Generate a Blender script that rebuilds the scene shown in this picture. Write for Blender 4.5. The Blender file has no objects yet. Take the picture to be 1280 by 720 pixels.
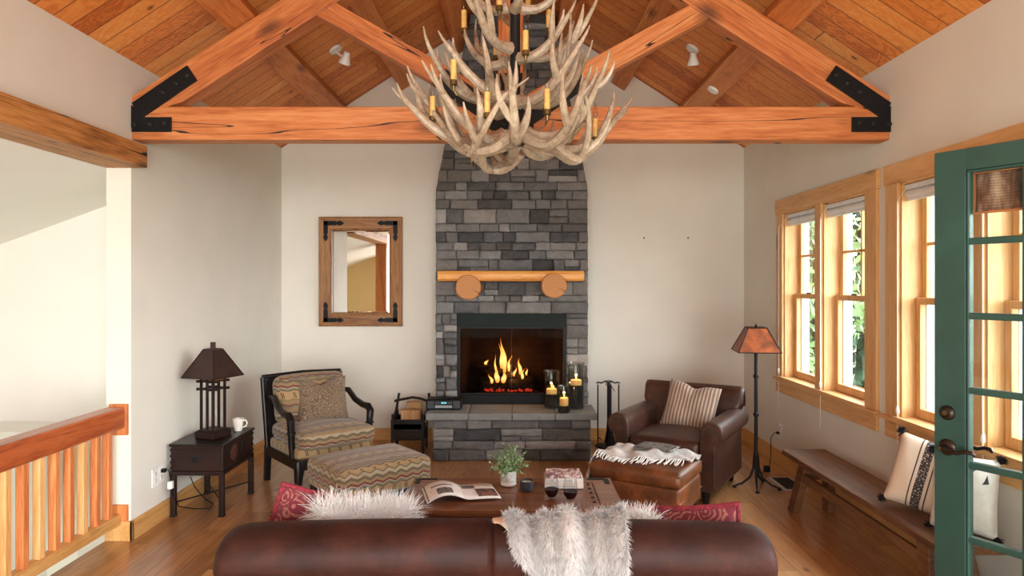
import bpy, bmesh, math, random
from mathutils import Vector, Matrix, noise as mnoise
C = bpy.context.scene.collection
R = math.radians
random.seed(7)
F = 850.0; VX = 645.0; VY = 355.0; CAMZ = 1.53
LX, RX, BY, EZ = -2.298, 2.235, 6.667, 2.863
MX = (LX + RX) / 2; PITCH = .65
RZ = EZ + (RX - LX) / 2 * PITCH

def px3(px, py, Y):
    return Vector(((px - VX) * Y / F, Y, CAMZ - (py - VY) * Y / F))

# ------------------------------------------------------------------ meshes
class MB:
    def __init__(s):
        s.bm = bmesh.new(); s.cl = s.bm.loops.layers.float_color.new('tint')
    def paint(s, faces, c):
        for f in faces:
            for l in f.loops: l[s.cl] = (c[0], c[1], c[2], 1)
    def box(s, x0, x1, y0, y1, z0, z1, tint=None):
        v = [s.bm.verts.new(p) for p in ((x0,y0,z0),(x1,y0,z0),(x1,y1,z0),(x0,y1,z0),(x0,y0,z1),(x1,y0,z1),(x1,y1,z1),(x0,y1,z1))]
        fs = [s.bm.faces.new([v[i] for i in q]) for q in ((0,3,2,1),(4,5,6,7),(0,1,5,4),(1,2,6,5),(2,3,7,6),(3,0,4,7))]
        if tint: s.paint(fs, tint)
        return v
    def hexa(s, pts, tint=None):
        v = [s.bm.verts.new(p) for p in pts]
        fs = [s.bm.faces.new([v[i] for i in q]) for q in ((0,3,2,1),(4,5,6,7),(0,1,5,4),(1,2,6,5),(2,3,7,6),(3,0,4,7))]
        if tint: s.paint(fs, tint)
        return v
    def prism(s, poly, a0, a1, axis='y'):
        # poly: 2D points; extruded along axis
        def P(p, a):
            if axis == 'y': return (p[0], a, p[1])
            if axis == 'x': return (a, p[0], p[1])
            return (p[0], p[1], a)
        A = [s.bm.verts.new(P(p, a0)) for p in poly]; B = [s.bm.verts.new(P(p, a1)) for p in poly]
        n = len(poly)
        s.bm.faces.new(A); s.bm.faces.new(B[::-1])
        for i in range(n): s.bm.faces.new((A[i], B[i], B[(i+1) % n], A[(i+1) % n]))
    def tube(s, pts, rad, n=8, cap=True, tint=None, flat=1.0):
        pts = [Vector(p) for p in pts]
        if not isinstance(rad, (list, tuple)): rad = [rad] * len(pts)
        rings = []; up = None
        for i, p in enumerate(pts):
            t = (pts[min(i+1, len(pts)-1)] - pts[max(i-1, 0)])
            if t.length < 1e-9: t = Vector((0,0,1))
            t.normalize()
            if up is None:
                up = Vector((0,0,1)) if abs(t.z) < .9 else Vector((1,0,0))
            up = (up - t * up.dot(t))
            if up.length < 1e-6: up = t.orthogonal()
            up.normalize(); sd = t.cross(up)
            rings.append([s.bm.verts.new(p + rad[i] * (math.cos(2*math.pi*k/n) * sd + flat * math.sin(2*math.pi*k/n) * up)) for k in range(n)])
        fs = []
        for a, b in zip(rings[:-1], rings[1:]):
            for k in range(n): fs.append(s.bm.faces.new((a[k], a[(k+1) % n], b[(k+1) % n], b[k])))
        if cap:
            fs.append(s.bm.faces.new(rings[0][::-1])); fs.append(s.bm.faces.new(rings[-1]))
        if tint: s.paint(fs, tint)
    def lathe(s, prof, c=(0,0,0), n=24, cap0=True, cap1=True, tint=None):
        rings = []; fs = []
        for r, z in prof:
            rings.append([s.bm.verts.new((c[0] + max(r, .0004)*math.cos(2*math.pi*k/n), c[1] + max(r, .0004)*math.sin(2*math.pi*k/n), c[2] + z)) for k in range(n)])
        for a, b in zip(rings[:-1], rings[1:]):
            for k in range(n): fs.append(s.bm.faces.new((a[k], a[(k+1) % n], b[(k+1) % n], b[k])))
        if cap0: fs.append(s.bm.faces.new(rings[0][::-1]))
        if cap1: fs.append(s.bm.faces.new(rings[-1]))
        if tint: s.paint(fs, tint)
    def grid(s, fn, nu, nv, closed_u=False):
        V = [[s.bm.verts.new(fn(i/nu, j/nv)) for j in range(nv+1)] for i in range(nu + (0 if closed_u else 1))]
        for i in range(nu):
            for j in range(nv):
                a = V[i]; b = V[(i+1) % len(V)]
                s.bm.faces.new((a[j], b[j], b[j+1], a[j+1]))
        return V
    def rbox(s, c, sz, r, puff=(0,0,0), seg=3, mid=5, rot=None):
        h = [x/2 for x in sz]; r = min(r, min(h)*.98)
        def axis(hh):
            e = [hh - r*(1 - math.sin(math.pi/2*k/seg)) for k in range(seg, -1, -1)]
            e = [hh - r + r*math.sin(math.pi/2*k/seg) for k in range(seg+1)]   # from inner to outer
            inner = [-(hh-r) + 2*(hh-r)*k/mid for k in range(1, mid)]
            return [-x for x in e[::-1]] + inner + e
        AX = [axis(x) for x in h]
        cache = {}
        def vert(p):
            k = tuple(round(x, 6) for x in p)
            if k in cache: return cache[k]
            q = Vector(p); inn = Vector([max(-(h[i]-r), min(h[i]-r, q[i])) for i in range(3)])
            d = q - inn
            if d.length > 1e-9:
                w = inn + d.normalized() * r
            else: w = q
            u = [w[i]/h[i] for i in range(3)]
            for i in range(3):
                j, l = [x for x in range(3) if x != i]
                w[i] += puff[i] * (u[i]) * max(0, 1-u[j]**2) * max(0, 1-u[l]**2)
            if rot is not None: w = rot @ w
            v = s.bm.verts.new(w + Vector(c)); cache[k] = v
            return v
        for ax in range(3):
            j, l = [(1,2),(2,0),(0,1)][ax]
            for sg in (-1, 1):
                for a in range(len(AX[j])-1):
                    for b in range(len(AX[l])-1):
                        q = []
                        for (aa, bb) in ((a,b),(a+1,b),(a+1,b+1),(a,b+1)):
                            p = [0,0,0]; p[ax] = sg*h[ax]; p[j] = AX[j][aa]; p[l] = AX[l][bb]
                            q.append(vert(p))
                        if sg < 0: q = q[::-1]
                        if len(set(q)) == 4:
                            try: s.bm.faces.new(q)
                            except ValueError: pass
    def sphere(s, c, r, n=8, sc=(1,1,1), tint=None):
        m = n
        prof = [(math.sin(math.pi*i/m), -math.cos(math.pi*i/m)) for i in range(m+1)]
        rings = []; fs = []
        for a, z in prof:
            rings.append([s.bm.verts.new((c[0]+sc[0]*r*max(a,.01)*math.cos(2*math.pi*k/(n+2)), c[1]+sc[1]*r*max(a,.01)*math.sin(2*math.pi*k/(n+2)), c[2]+sc[2]*r*z)) for k in range(n+2)])
        for A, B in zip(rings[:-1], rings[1:]):
            for k in range(n+2): fs.append(s.bm.faces.new((A[k], A[(k+1) % (n+2)], B[(k+1) % (n+2)], B[k])))
        fs.append(s.bm.faces.new(rings[0][::-1])); fs.append(s.bm.faces.new(rings[-1]))
        if tint: s.paint(fs, tint)
    def blade(s, p, d, L, w, bend, seg=2, tint=None):
        # thin three sided hair strand
        p = Vector(p); d = Vector(d).normalized(); sd = d.orthogonal().normalized()
        sd = Matrix.Rotation(random.random()*6.28, 3, d) @ sd
        prev = None; q = p.copy(); dd = d.copy(); fs = []
        for i in range(seg+1):
            ww = w * (1 - .85*i/seg)
            o = dd.cross(sd).normalized()
            ring = [s.bm.verts.new(q + sd*ww), s.bm.verts.new(q - sd*ww*.5 + o*ww*.8), s.bm.verts.new(q - sd*ww*.5 - o*ww*.8)]
            if prev:
                for k in range(3): fs.append(s.bm.faces.new((prev[k], prev[(k+1) % 3], ring[(k+1) % 3], ring[k])))
            prev = ring
            dd = (dd + bend).normalized(); q = q + dd * (L/seg)
        if tint: s.paint(fs, tint)
    def build(s, name, m, parent=None, smooth=True, bevel=0, bseg=2, sub=0, loc=None, rot=None, angle=40, solid=0):
        bmesh.ops.recalc_face_normals(s.bm, faces=s.bm.faces)
        me = bpy.data.meshes.new(name); s.bm.to_mesh(me); s.bm.free()
        me.materials.append(m)
        if smooth:
            me.shade_smooth()
        o = bpy.data.objects.new(name, me); C.objects.link(o)
        if parent: o.parent = parent
        if loc is not None: o.location = loc
        if rot is not None: o.rotation_euler = rot
        if solid:
            b = o.modifiers.new('solid', 'SOLIDIFY'); b.thickness = solid; b.offset = 0
        if bevel:
            b = o.modifiers.new('bevel', 'BEVEL'); b.width = bevel; b.segments = bseg; b.limit_method = 'ANGLE'; b.angle_limit = R(35); b.harden_normals = False
        if sub:
            b = o.modifiers.new('sub', 'SUBSURF'); b.levels = sub; b.render_levels = sub
        if smooth and not sub:
            me.set_sharp_from_angle(angle=R(angle))
        return o

def thing(name, label, cat, loc=(0,0,0), rz=0, group=None):
    o = bpy.data.objects.new(name, None); C.objects.link(o); o.empty_display_size = .1
    o.location = loc; o.rotation_euler = (0,0,rz); return tag(o, label, cat, group)
def tag(o, label, cat, group=None):
    o['label'] = label; o['category'] = cat
    if group: o['group'] = group
    return o
def struct(o):
    o['kind'] = 'structure'; return o
def copy_tree(o, parent=None):
    c = o.copy(); C.objects.link(c)
    if parent: c.parent = parent
    for ch in list(o.children): copy_tree(ch, c)
    return c

# ------------------------------------------------------------------ materials
def lin(c):
    def f(x):
        x /= 255
        return x/12.92 if x <= .04045 else ((x+.055)/1.055)**2.4
    return (f(c[0]), f(c[1]), f(c[2]), 1)
class NT:
    def __init__(s, name):
        s.m = bpy.data.materials.new(name); s.m.use_nodes = True
        s.t = s.m.node_tree; s.b = s.t.nodes['Principled BSDF']; s.out = s.t.nodes['Material Output']
    def n(s, typ, **kw):
        o = s.t.nodes.new(typ)
        for k, v in kw.items(): setattr(o, k, v)
        return o
    def l(s, a, b): s.t.links.new(a, b)
    def val(s, sock, v):
        if hasattr(v, 'is_output') : s.l(v, sock)
        else: sock.default_value = v
    def math(s, op, a, b=0, c=None, clamp=False):
        o = s.n('ShaderNodeMath', operation=op); o.use_clamp = clamp
        s.val(o.inputs[0], a); s.val(o.inputs[1], b)
        if c is not None: s.val(o.inputs[2], c)
        return o.outputs[0]
    def coord(s, which='Object'):
        return s.n('ShaderNodeTexCoord').outputs[which]
    def mapping(s, vec, scale=(1,1,1), loc=(0,0,0), rot=(0,0,0)):
        o = s.n('ShaderNodeMapping'); s.l(vec, o.inputs[0]); s.val(o.inputs['Location'], loc)
        o.inputs['Scale'].default_value = scale; o.inputs['Rotation'].default_value = rot; return o.outputs[0]
    def noise(s, vec, scale, detail=4, rough=.55, dist=0, col=False):
        o = s.n('ShaderNodeTexNoise'); s.l(vec, o.inputs['Vector']); o.inputs['Scale'].default_value = scale
        o.inputs['Detail'].default_value = detail; o.inputs['Roughness'].default_value = rough; o.inputs['Distortion'].default_value = dist
        return o.outputs['Color' if col else 'Fac']
    def ramp(s, fac, stops, interp='LINEAR'):
        o = s.n('ShaderNodeValToRGB'); s.val(o.inputs[0], fac); e = o.color_ramp; e.interpolation = interp
        while len(e.elements) < len(stops): e.elements.new(.5)
        for el, (p, c) in zip(e.elements, stops):
            el.position = p; el.color = lin(c) if len(c) == 3 else c
        return o.outputs[0]
    def mix(s, fac, a, b, mode='MIX'):
        o = s.n('ShaderNodeMix', data_type='RGBA', blend_type=mode); s.val(o.inputs[0], fac)
        for k, v in ((6, a), (7, b)):
            if hasattr(v, 'is_output'): s.l(v, o.inputs[k])
            else: o.inputs[k].default_value = lin(v) if len(v) == 3 else v
        return o.outputs[2]
    def bump(s, h, strength=.3, dist=.01):
        o = s.n('ShaderNodeBump'); o.inputs['Strength'].default_value = strength; o.inputs['Distance'].default_value = dist
        s.l(h, o.inputs['Height']); s.l(o.outputs[0], s.b.inputs['Normal'])
    def set(s, col=None, rough=None, metal=None, **kw):
        if col is not None:
            if hasattr(col, 'is_output'): s.l(col, s.b.inputs['Base Color'])
            else: s.b.inputs['Base Color'].default_value = lin(col)
        if rough is not None: s.val(s.b.inputs['Roughness'], rough)
        if metal is not None: s.b.inputs['Metallic'].default_value = metal
        for k, v in kw.items(): s.val(s.b.inputs[k.replace('_', ' ')], v)
        return s.m

def plain(name, c, rough=.5, metal=0, var=.12, nscale=30, bump=.1, bdist=.003, **kw):
    t = NT(name); v = t.coord(); n = t.noise(v, nscale, 4)
    dk = tuple(x*(1-var) for x in c); lt = tuple(min(255, x*(1+var*.6)) for x in c)
    t.set(t.ramp(n, [(.3, dk), (.7, lt)]), rough, metal, **kw)
    if bump: t.bump(t.noise(v, nscale*4, 5), bump, bdist)
    return t.m

def wood(name, dark, mid, light, axis='x', scale=1.0, rough=.5, knots=.6, check=0, coat=0, grain=1.0):
    t = NT(name); v = t.coord(); rnd = t.n('ShaderNodeObjectInfo').outputs['Random']
    off = t.math('MULTIPLY', rnd, 37.0)
    cb = t.n('ShaderNodeCombineXYZ'); [t.l(off, cb.inputs[i]) for i in range(3)]
    va = t.n('ShaderNodeVectorMath', operation='ADD'); t.l(v, va.inputs[0]); t.l(cb.outputs[0], va.inputs[1]); v = va.outputs[0]
    st = {'x': (.07,1,1), 'y': (1,.07,1), 'z': (1,1,.07)}[axis]
    kst = {'x': (.45,1,1), 'y': (1,.45,1), 'z': (1,1,.45)}[axis]
    g = t.mapping(v, tuple(x*scale for x in st))
    n1 = t.noise(g, 5, 3, .5, .6)
    rings = t.math('SINE', t.math('MULTIPLY', n1, 44.0))
    rings = t.math('MULTIPLY_ADD', rings, .5, .5)
    fine = t.noise(t.mapping(v, tuple(x*scale for x in st)), 90, 4, .6)
    big = t.noise(t.mapping(v, tuple(x*scale for x in st)), 2.2, 3)
    f = t.math('ADD', t.math('MULTIPLY', rings, .12*grain), t.math('ADD', t.math('MULTIPLY', fine, .62*grain), t.math('MULTIPLY', big, .48)))
    col = t.ramp(f, [(.38, dark), (.58, mid), (.80, light)])
    if knots:
        vo = t.n('ShaderNodeTexVoronoi'); t.l(t.mapping(v, kst), vo.inputs['Vector']); vo.inputs['Scale'].default_value = 3.4*scale
        ds = t.math('ADD', vo.outputs['Distance'], t.math('MULTIPLY', t.math('SUBTRACT', fine, .5), .06))
        k = t.n('ShaderNodeMapRange'); t.l(ds, k.inputs[0]); k.inputs[1].default_value = .06; k.inputs[2].default_value = .19; k.inputs[3].default_value = knots; k.inputs[4].default_value = 0
        col = t.mix(k.outputs[0], col, tuple(x*.42 for x in dark))
    if check:
        cn = t.noise(t.mapping(v, {'x': (.25,6,6), 'y': (6,.25,6), 'z': (6,6,.25)}[axis]), 1.6, 2, .4)
        ck = t.math('LESS_THAN', t.math('ABSOLUTE', t.math('SUBTRACT', cn, .5)), .004*check)
        col = t.mix(ck, col, tuple(x*.25 for x in dark))
    t.set(col, rough, Coat_Weight=coat, Coat_Roughness=.15, Specular_IOR_Level=.25 if max(mid) < 40 else .45)
    t.bump(f, .12, .004)
    return t.m

def planks(name, cross, along, width, length, stops, rough, groove=.025, gdark=.35, bump=.25, coat=0, grainscale=1.0, RNDW=.34):
    t = NT(name); v = t.coord(); sp = t.n('ShaderNodeSeparateXYZ'); t.l(v, sp.inputs[0])
    ax = {'x': sp.outputs[0], 'y': sp.outputs[1], 'z': sp.outputs[2]}
    u = t.math('DIVIDE', ax[cross], width); iu = t.math('FLOOR', u); fu = t.math('SUBTRACT', u, iu)
    w1 = t.n('ShaderNodeTexWhiteNoise', noise_dimensions='1D'); t.l(iu, w1.inputs['W'])
    l = t.math('ADD', t.math('DIVIDE', ax[along], length), t.math('MULTIPLY', w1.outputs['Value'], 7.0))
    il = t.math('FLOOR', l); fl = t.math('SUBTRACT', l, il)
    w2 = t.n('ShaderNodeTexWhiteNoise', noise_dimensions='2D'); cb = t.n('ShaderNodeCombineXYZ'); t.l(iu, cb.inputs[0]); t.l(il, cb.inputs[1]); t.l(cb.outputs[0], w2.inputs['Vector'])
    rnd = w2.outputs['Value']
    va = t.n('ShaderNodeVectorMath', operation='MULTIPLY_ADD'); t.l(w2.outputs['Color'], va.inputs[0]); va.inputs[1].default_value = (9,9,9); t.l(v, va.inputs[2])
    sc = [1,1,1]; sc['xyz'.index(along)] = .06
    g = t.mapping(va.outputs[0], tuple(x*grainscale for x in sc))
    n1 = t.noise(g, 7, 3, .5, .8); rings = t.math('MULTIPLY_ADD', t.math('SINE', t.math('MULTIPLY', n1, 55.0)), .5, .5)
    fine = t.noise(g, 110, 4, .6)
    f = t.math('ADD', t.math('ADD', t.math('MULTIPLY', rings, .14), t.math('MULTIPLY', fine, .36)), t.math('MULTIPLY', rnd, RNDW))
    col = t.ramp(f, stops)
    ksc = [1,1,1]; ksc['xyz'.index(along)] = .5
    vo = t.n('ShaderNodeTexVoronoi'); t.l(t.mapping(va.outputs[0], tuple(ksc)), vo.inputs['Vector']); vo.inputs['Scale'].default_value = 5.0
    ds = t.math('ADD', vo.outputs['Distance'], t.math('MULTIPLY', t.math('SUBTRACT', fine, .5), .05))
    k = t.n('ShaderNodeMapRange'); t.l(ds, k.inputs[0]); k.inputs[1].default_value = .04; k.inputs[2].default_value = .11; k.inputs[3].default_value = .75; k.inputs[4].default_value = 0
    col = t.mix(k.outputs[0], col, tuple(x*.35 for x in stops[0][1]))
    e = t.math('MINIMUM', fu, t.math('SUBTRACT', 1, fu)); e2 = t.math('MULTIPLY', t.math('MINIMUM', fl, t.math('SUBTRACT', 1, fl)), length/width)
    e = t.math('MINIMUM', e, e2)
    gr = t.n('ShaderNodeMapRange'); t.l(e, gr.inputs[0]); gr.inputs[1].default_value = 0; gr.inputs[2].default_value = groove; gr.inputs[3].default_value = 1; gr.inputs[4].default_value = 0
    col = t.mix(t.math('MULTIPLY', gr.outputs[0], 1-gdark), col, tuple(x*.3 for x in stops[0][1]))
    rr = t.math('MULTIPLY_ADD', fine, .15, rough - .07)
    t.set(col, rr, Coat_Weight=coat, Coat_Roughness=.12)
    t.bump(t.math('SUBTRACT', t.math('MULTIPLY', fine, .12), gr.outputs[0]), bump, .006)
    return t.m

def stone(name, stops, rough=.85):
    t = NT(name); v = t.coord(); a = t.n('ShaderNodeVertexColor'); a.layer_name = 'tint'
    sp = t.n('ShaderNodeSeparateColor'); t.l(a.outputs[0], sp.inputs[0])
    n = t.noise(v, 9, 6, .65); n2 = t.noise(v, 60, 5, .7)
    f = t.math('ADD', t.math('MULTIPLY', sp.outputs[0], .55), t.math('ADD', t.math('MULTIPLY', n, .35), t.math('MULTIPLY', n2, .2)))
    col = t.ramp(f, stops); col = t.mix(t.math('MULTIPLY', sp.outputs[1], .35), col, (98,84,70))
    t.set(col, rough); t.bump(t.math('ADD', n, t.math('MULTIPLY', n2, .5)), 1.0, .022)
    return t.m

def leather(name, c, rough=.38, spec=.5):
    t = NT(name); v = t.coord(); n = t.noise(v, 6, 5, .6); n2 = t.noise(v, 45, 4, .6)
    f = t.math('ADD', t.math('MULTIPLY', n, .75), t.math('MULTIPLY', n2, .25))
    t.set(t.ramp(f, [(.3, tuple(x*.55 for x in c)), (.52, c), (.72, tuple(min(255, x*1.45) for x in c))]), t.math('MULTIPLY_ADD', n2, .25, rough-.12), Specular_IOR_Level=spec)
    vo = t.n('ShaderNodeTexVoronoi'); t.l(v, vo.inputs['Vector']); vo.inputs['Scale'].default_value = 180
    t.bump(t.math('ADD', t.math('MULTIPLY', vo.outputs['Distance'], .4), n), .12, .006)
    return t.m

def glass(name, col=(255,255,255), rough=0.0, thin=True, ior=1.45):
    t = NT(name)
    if thin:
        tr = t.n('ShaderNodeBsdfTransparent'); tr.inputs[0].default_value = lin(col)
        gl = t.n('ShaderNodeBsdfGlossy'); gl.inputs['Roughness'].default_value = rough
        fr = t.n('ShaderNodeFresnel'); fr.inputs[0].default_value = ior
        mx = t.n('ShaderNodeMixShader'); ge = t.n('ShaderNodeNewGeometry'); t.l(t.math('MULTIPLY', fr.outputs[0], t.math('SUBTRACT', 1.0, ge.outputs['Backfacing'])), mx.inputs[0]); t.l(tr.outputs[0], mx.inputs[1]); t.l(gl.outputs[0], mx.inputs[2])
        t.l(mx.outputs[0], t.out.inputs[0])
    else:
        t.set(col, rough, Transmission_Weight=1.0, IOR=ior)
    return t.m

def emit(name, c, s):
    t = NT(name); t.set((10,10,10), .6); t.b.inputs['Emission Color'].default_value = lin(c); t.b.inputs['Emission Strength'].default_value = s
    return t.m

def kilim(name, pal, period=.27, zig=.022, zn=.11, ofs=0.0):
    # woven bands with zigzag borders; bands follow y on top faces and z on upright ones
    t = NT(name); v = t.coord(); sp = t.n('ShaderNodeSeparateXYZ'); t.l(v, sp.inputs[0])
    tc = t.n('ShaderNodeTexCoord'); ns = t.n('ShaderNodeSeparateXYZ'); t.l(tc.outputs['Normal'], ns.inputs[0])
    up = t.math('GREATER_THAN', t.math('ABSOLUTE', ns.outputs[2]), .62)
    sidex = t.math('GREATER_THAN', t.math('ABSOLUTE', ns.outputs[0]), .7)
    a = t.math('ADD', t.math('MULTIPLY', sp.outputs[1], up), t.math('MULTIPLY', sp.outputs[2], t.math('SUBTRACT', 1, up)))
    u = t.math('ADD', t.math('MULTIPLY', sp.outputs[0], t.math('SUBTRACT', 1, sidex)), t.math('MULTIPLY', sp.outputs[1], sidex))
    z = t.math('PINGPONG', u, zn/2); z = t.math('MULTIPLY', t.math('SUBTRACT', z, zn/4), zig/(zn/4))
    wob = t.math('MULTIPLY', t.math('SUBTRACT', t.noise(v, 25, 2), .5), .012)
    p = t.math('FRACT', t.math('DIVIDE', t.math('ADD', t.math('ADD', a, ofs), t.math('ADD', z, wob)), period))
    col = t.ramp(p, pal, 'CONSTANT')
    # dark double ticks in the tan band
    p0 = t.math('FRACT', t.math('DIVIDE', t.math('ADD', a, ofs), period))
    band = t.math('MULTIPLY', t.math('GREATER_THAN', p0, .08), t.math('LESS_THAN', p0, .23))
    fu = t.math('FRACT', t.math('DIVIDE', t.math('ADD', u, t.math('MULTIPLY', a, .25)), zn))
    tk = t.math('ADD', t.math('LESS_THAN', t.math('ABSOLUTE', t.math('SUBTRACT', fu, .12)), .035), t.math('LESS_THAN', t.math('ABSOLUTE', t.math('SUBTRACT', fu, .26)), .035))
    col = t.mix(t.math('MULTIPLY', t.math('MULTIPLY', band, tk), .95), col, (34,28,24))
    weave = t.noise(t.mapping(v, (1,1,1)), 240, 2); col = t.mix(t.math('MULTIPLY', weave, .22), col, (60,46,34))
    n = t.noise(v, 12, 3); col = t.mix(t.math('MULTIPLY', t.math('GREATER_THAN', n, .60), .3), col, (120,100,78))
    t.set(col, .92, Sheen_Weight=.2); t.bump(weave, .4, .003)
    return t.m

def paisley(name, a, b, scale=14):
    t = NT(name); v = t.coord(); w = t.noise(v, 5, 2, .5, 0, True)
    vm = t.n('ShaderNodeVectorMath', operation='MULTIPLY_ADD'); t.l(w, vm.inputs[0]); vm.inputs[1].default_value = (.12,.12,.12); t.l(v, vm.inputs[2])
    vo = t.n('ShaderNodeTexVoronoi'); t.l(vm.outputs[0], vo.inputs['Vector']); vo.inputs['Scale'].default_value = scale
    s = t.math('SINE', t.math('MULTIPLY', vo.outputs['Distance'], 34.0)); m = t.math('GREATER_THAN', s, .15)
    nz = t.noise(v, 70, 3); m = t.math('MULTIPLY', m, t.math('GREATER_THAN', nz, .42))
    t.set(t.mix(m, a, b), .9, Sheen_Weight=.25); t.bump(t.noise(v, 260, 2), .35, .003)
    return t.m

def striped(name, a, b, axis, period, duty=.5, soft=True):
    t = NT(name); v = t.coord(); sp = t.n('ShaderNodeSeparateXYZ'); t.l(v, sp.inputs[0])
    f = t.math('PINGPONG', t.math('DIVIDE', sp.outputs['xyz'.index(axis)], period), .5)
    f = t.math('MULTIPLY', f, 2.0)
    n = t.noise(v, 120, 3)
    col = t.ramp(t.math('ADD', f, t.math('MULTIPLY', t.math('SUBTRACT', n, .5), .5)), [(duty-.2, a), (duty+.2, b)])
    t.set(col, .92, Sheen_Weight=.2); t.bump(t.math('ADD', f, t.math('MULTIPLY', n, .3)), .6, .004)
    return t.m

W = {}
W['paint'] = plain('wall_paint', (222,217,206), .85, var=.015, nscale=3, bump=.05)
W['stairpaint'] = plain('stair_paint', (236,230,224), .85, var=.01, nscale=3, bump=.03)
W['tan'] = plain('tan_paint', (222,190,140), .85, var=.02, nscale=3, bump=.03)
W['ceil'] = planks('ceiling_boards', 'y', 'x', .135, 9.0, [(.24,(176,90,36)), (.42,(218,130,60)), (.60,(228,150,76)), (.82,(240,190,122))], .55, .05, .25, .35)
W['floor'] = planks('oak_floor', 'x', 'y', .15, 1.5, [(.25,(142,96,54)), (.5,(186,134,82)), (.75,(204,156,102)), (.95,(216,172,120))], .30, .014, .5, .08, coat=.4)
W['header'] = wood('weathered_timber', (112,68,30), (178,116,58), (204,148,88), 'y', 1.0, .6, .9, check=1)
W['fir'] = wood('fir_timber', (142,70,30), (188,110,57), (208,140,86), 'x', 1.0, .55, .8, check=1)
W['fir_z'] = wood('fir_timber_upright', (146,72,30), (196,112,56), (216,140,80), 'z', 1.0, .55, .8)
W['fir_y'] = wood('fir_timber_long', (150,80,36), (196,116,60), (214,142,84), 'y', 1.0, .55, .9)
W['rail'] = wood('rail_wood', (120,52,24), (168,82,40), (188,104,56), 'y', 1.4, .38, .3, coat=.3)
W['baluster'] = wood('baluster_wood', (160,80,38), (202,118,64), (222,150,92), 'z', 1.5, .45, .3)
W['baluster_light'] = wood('baluster_pale_wood', (190,130,70), (214,160,100), (230,184,126), 'z', 1.5, .45, .3)
W['pine_y'] = wood('pine_trim_long', (190,134,78), (214,164,106), (228,184,130), 'y', 1.2, .45, .6)
W['pine_z'] = wood('pine_trim_upright', (190,134,78), (214,164,106), (228,184,130), 'z', 1.2, .45, .6)
W['pine_x'] = wood('pine_trim_cross', (190,134,78), (214,164,106), (228,184,130), 'x', 1.2, .45, .6)
W['base_y'] = wood('base_trim_long', (170,116,58), (202,150,88), (216,170,108), 'y', 1.2, .45, .7)
W['base_x'] = wood('base_trim_cross', (170,116,58), (202,150,88), (216,170,108), 'x', 1.2, .45, .7)
W['bench'] = wood('bench_wood', (66,40,22), (104,68,42), (132,92,60), 'y', 1.2, .5, .4)
W['chest'] = wood('chest_wood', (60,30,16), (98,54,30), (128,78,46), 'x', 1.1, .35, .5, coat=.15)
W['darkwood'] = wood('dark_wood', (10,8,8), (17,13,12), (28,20,17), 'x', 1.2, .35, 0, coat=.1)
W['redwood'] = wood('dark_red_wood', (17,9,8), (30,16,13), (46,25,19), 'x', 1.2, .42, 0, coat=.0)
W['mantel'] = wood('mantel_wood', (176,102,40), (214,146,70), (228,170,96), 'x', 1.2, .45, .3)
W['frame'] = wood('mirror_frame_wood', (90,56,26), (142,94,48), (172,122,70), 'z', 1.2, .45, .5)
W['log'] = wood('split_log', (120,84,50), (170,128,84), (196,158,112), 'z', 1.4, .8, .2)
W['char'] = plain('charred_log', (38,28,24), .95, var=.5, nscale=20, bump=.8, bdist=.01)
W['stone'] = stone('grey_ledgestone', [(.22,(46,46,48)), (.42,(86,86,88)), (.62,(122,121,121)), (.86,(166,163,160))])
W['slab'] = stone('hearth_slab_stone', [(.2,(92,94,94)), (.5,(124,125,123)), (.9,(156,155,150))])
W['mortar'] = plain('dark_mortar', (46,45,46), .95, var=.3, nscale=40, bump=.5)
W['black'] = plain('black_steel', (15,15,16), .5, 0, var=.2, nscale=40, bump=.1, Specular_IOR_Level=.22)
W['iron'] = plain('wrought_iron', (26,25,26), .5, .2, var=.3, nscale=50, bump=.25, Specular_IOR_Level=.3)
W['hood'] = plain('dark_green_hood', (23,33,30), .6, 0, Specular_IOR_Level=.15, var=.12, nscale=8, bump=.02)
W['brick'] = None
W['antler'] = None
W['brass'] = plain('aged_brass', (112,92,56), .4, .8, var=.2, nscale=60, bump=.05)
W['bronze'] = plain('dark_bronze', (66,58,50), .32, .85, var=.2, nscale=50, bump=.05)
W['candle'] = plain('amber_candle', (214,172,98), .5, var=.12, nscale=60, bump=.1, Subsurface_Weight=.1)
W['bulb'] = glass('clear_bulb', (240,240,238), 0.02)
W['white'] = plain('white_plastic', (232,230,226), .4, var=.02, nscale=20, bump=0)
W['blind'] = plain('white_blind', (226,228,232), .7, var=.04, nscale=20, bump=.02)
W['green'] = plain('green_door_paint', (46,79,71), .42, var=.10, nscale=5, bump=.04)
W['pane'] = glass('window_glass', (252,254,253))
W['hurricane'] = glass('hurricane_glass', (232,234,232), .03, ior=1.75)
W['wineglass'] = glass('wine_glass', (248,248,248), .0)
W['fireglass'] = glass('fire_glass', (205,196,190), .02, ior=1.06)
W['leather'] = leather('brown_leather', (64,37,27), .42)
W['leather_sofa'] = leather('oxblood_leather', (52,26,20), .55, .22)
W['leather_ott'] = leather('tan_leather', (104,60,33), .38)
pal1_ = [(0,(150,120,80)),(.05,(188,154,106)),(.27,(62,52,42)),(.29,(134,130,108)),(.34,(190,176,146)),(.37,(124,58,48)),(.42,(164,136,96)),(.50,(116,100,76)),(.57,(186,168,136)),(.65,(64,54,44)),(.67,(172,142,100)),(.80,(134,126,106)),(.86,(126,58,50)),(.90,(160,130,90))]
pal1 = [(p, tuple(x*.86 for x in c)) for p, c in pal1_]
W['kilim'] = kilim('kilim_fabric', pal1, .27, .006, .085)
W['kilim_ott'] = kilim('kilim_ottoman_fabric', [(p, (c if c[0] < 100 or c[1] > 65 else (112,40,36))) for p, c in pal1], .25, .009, .085, .05)
W['paisley'] = paisley('brown_paisley', (94,76,58), (134,114,92), 16)
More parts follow.
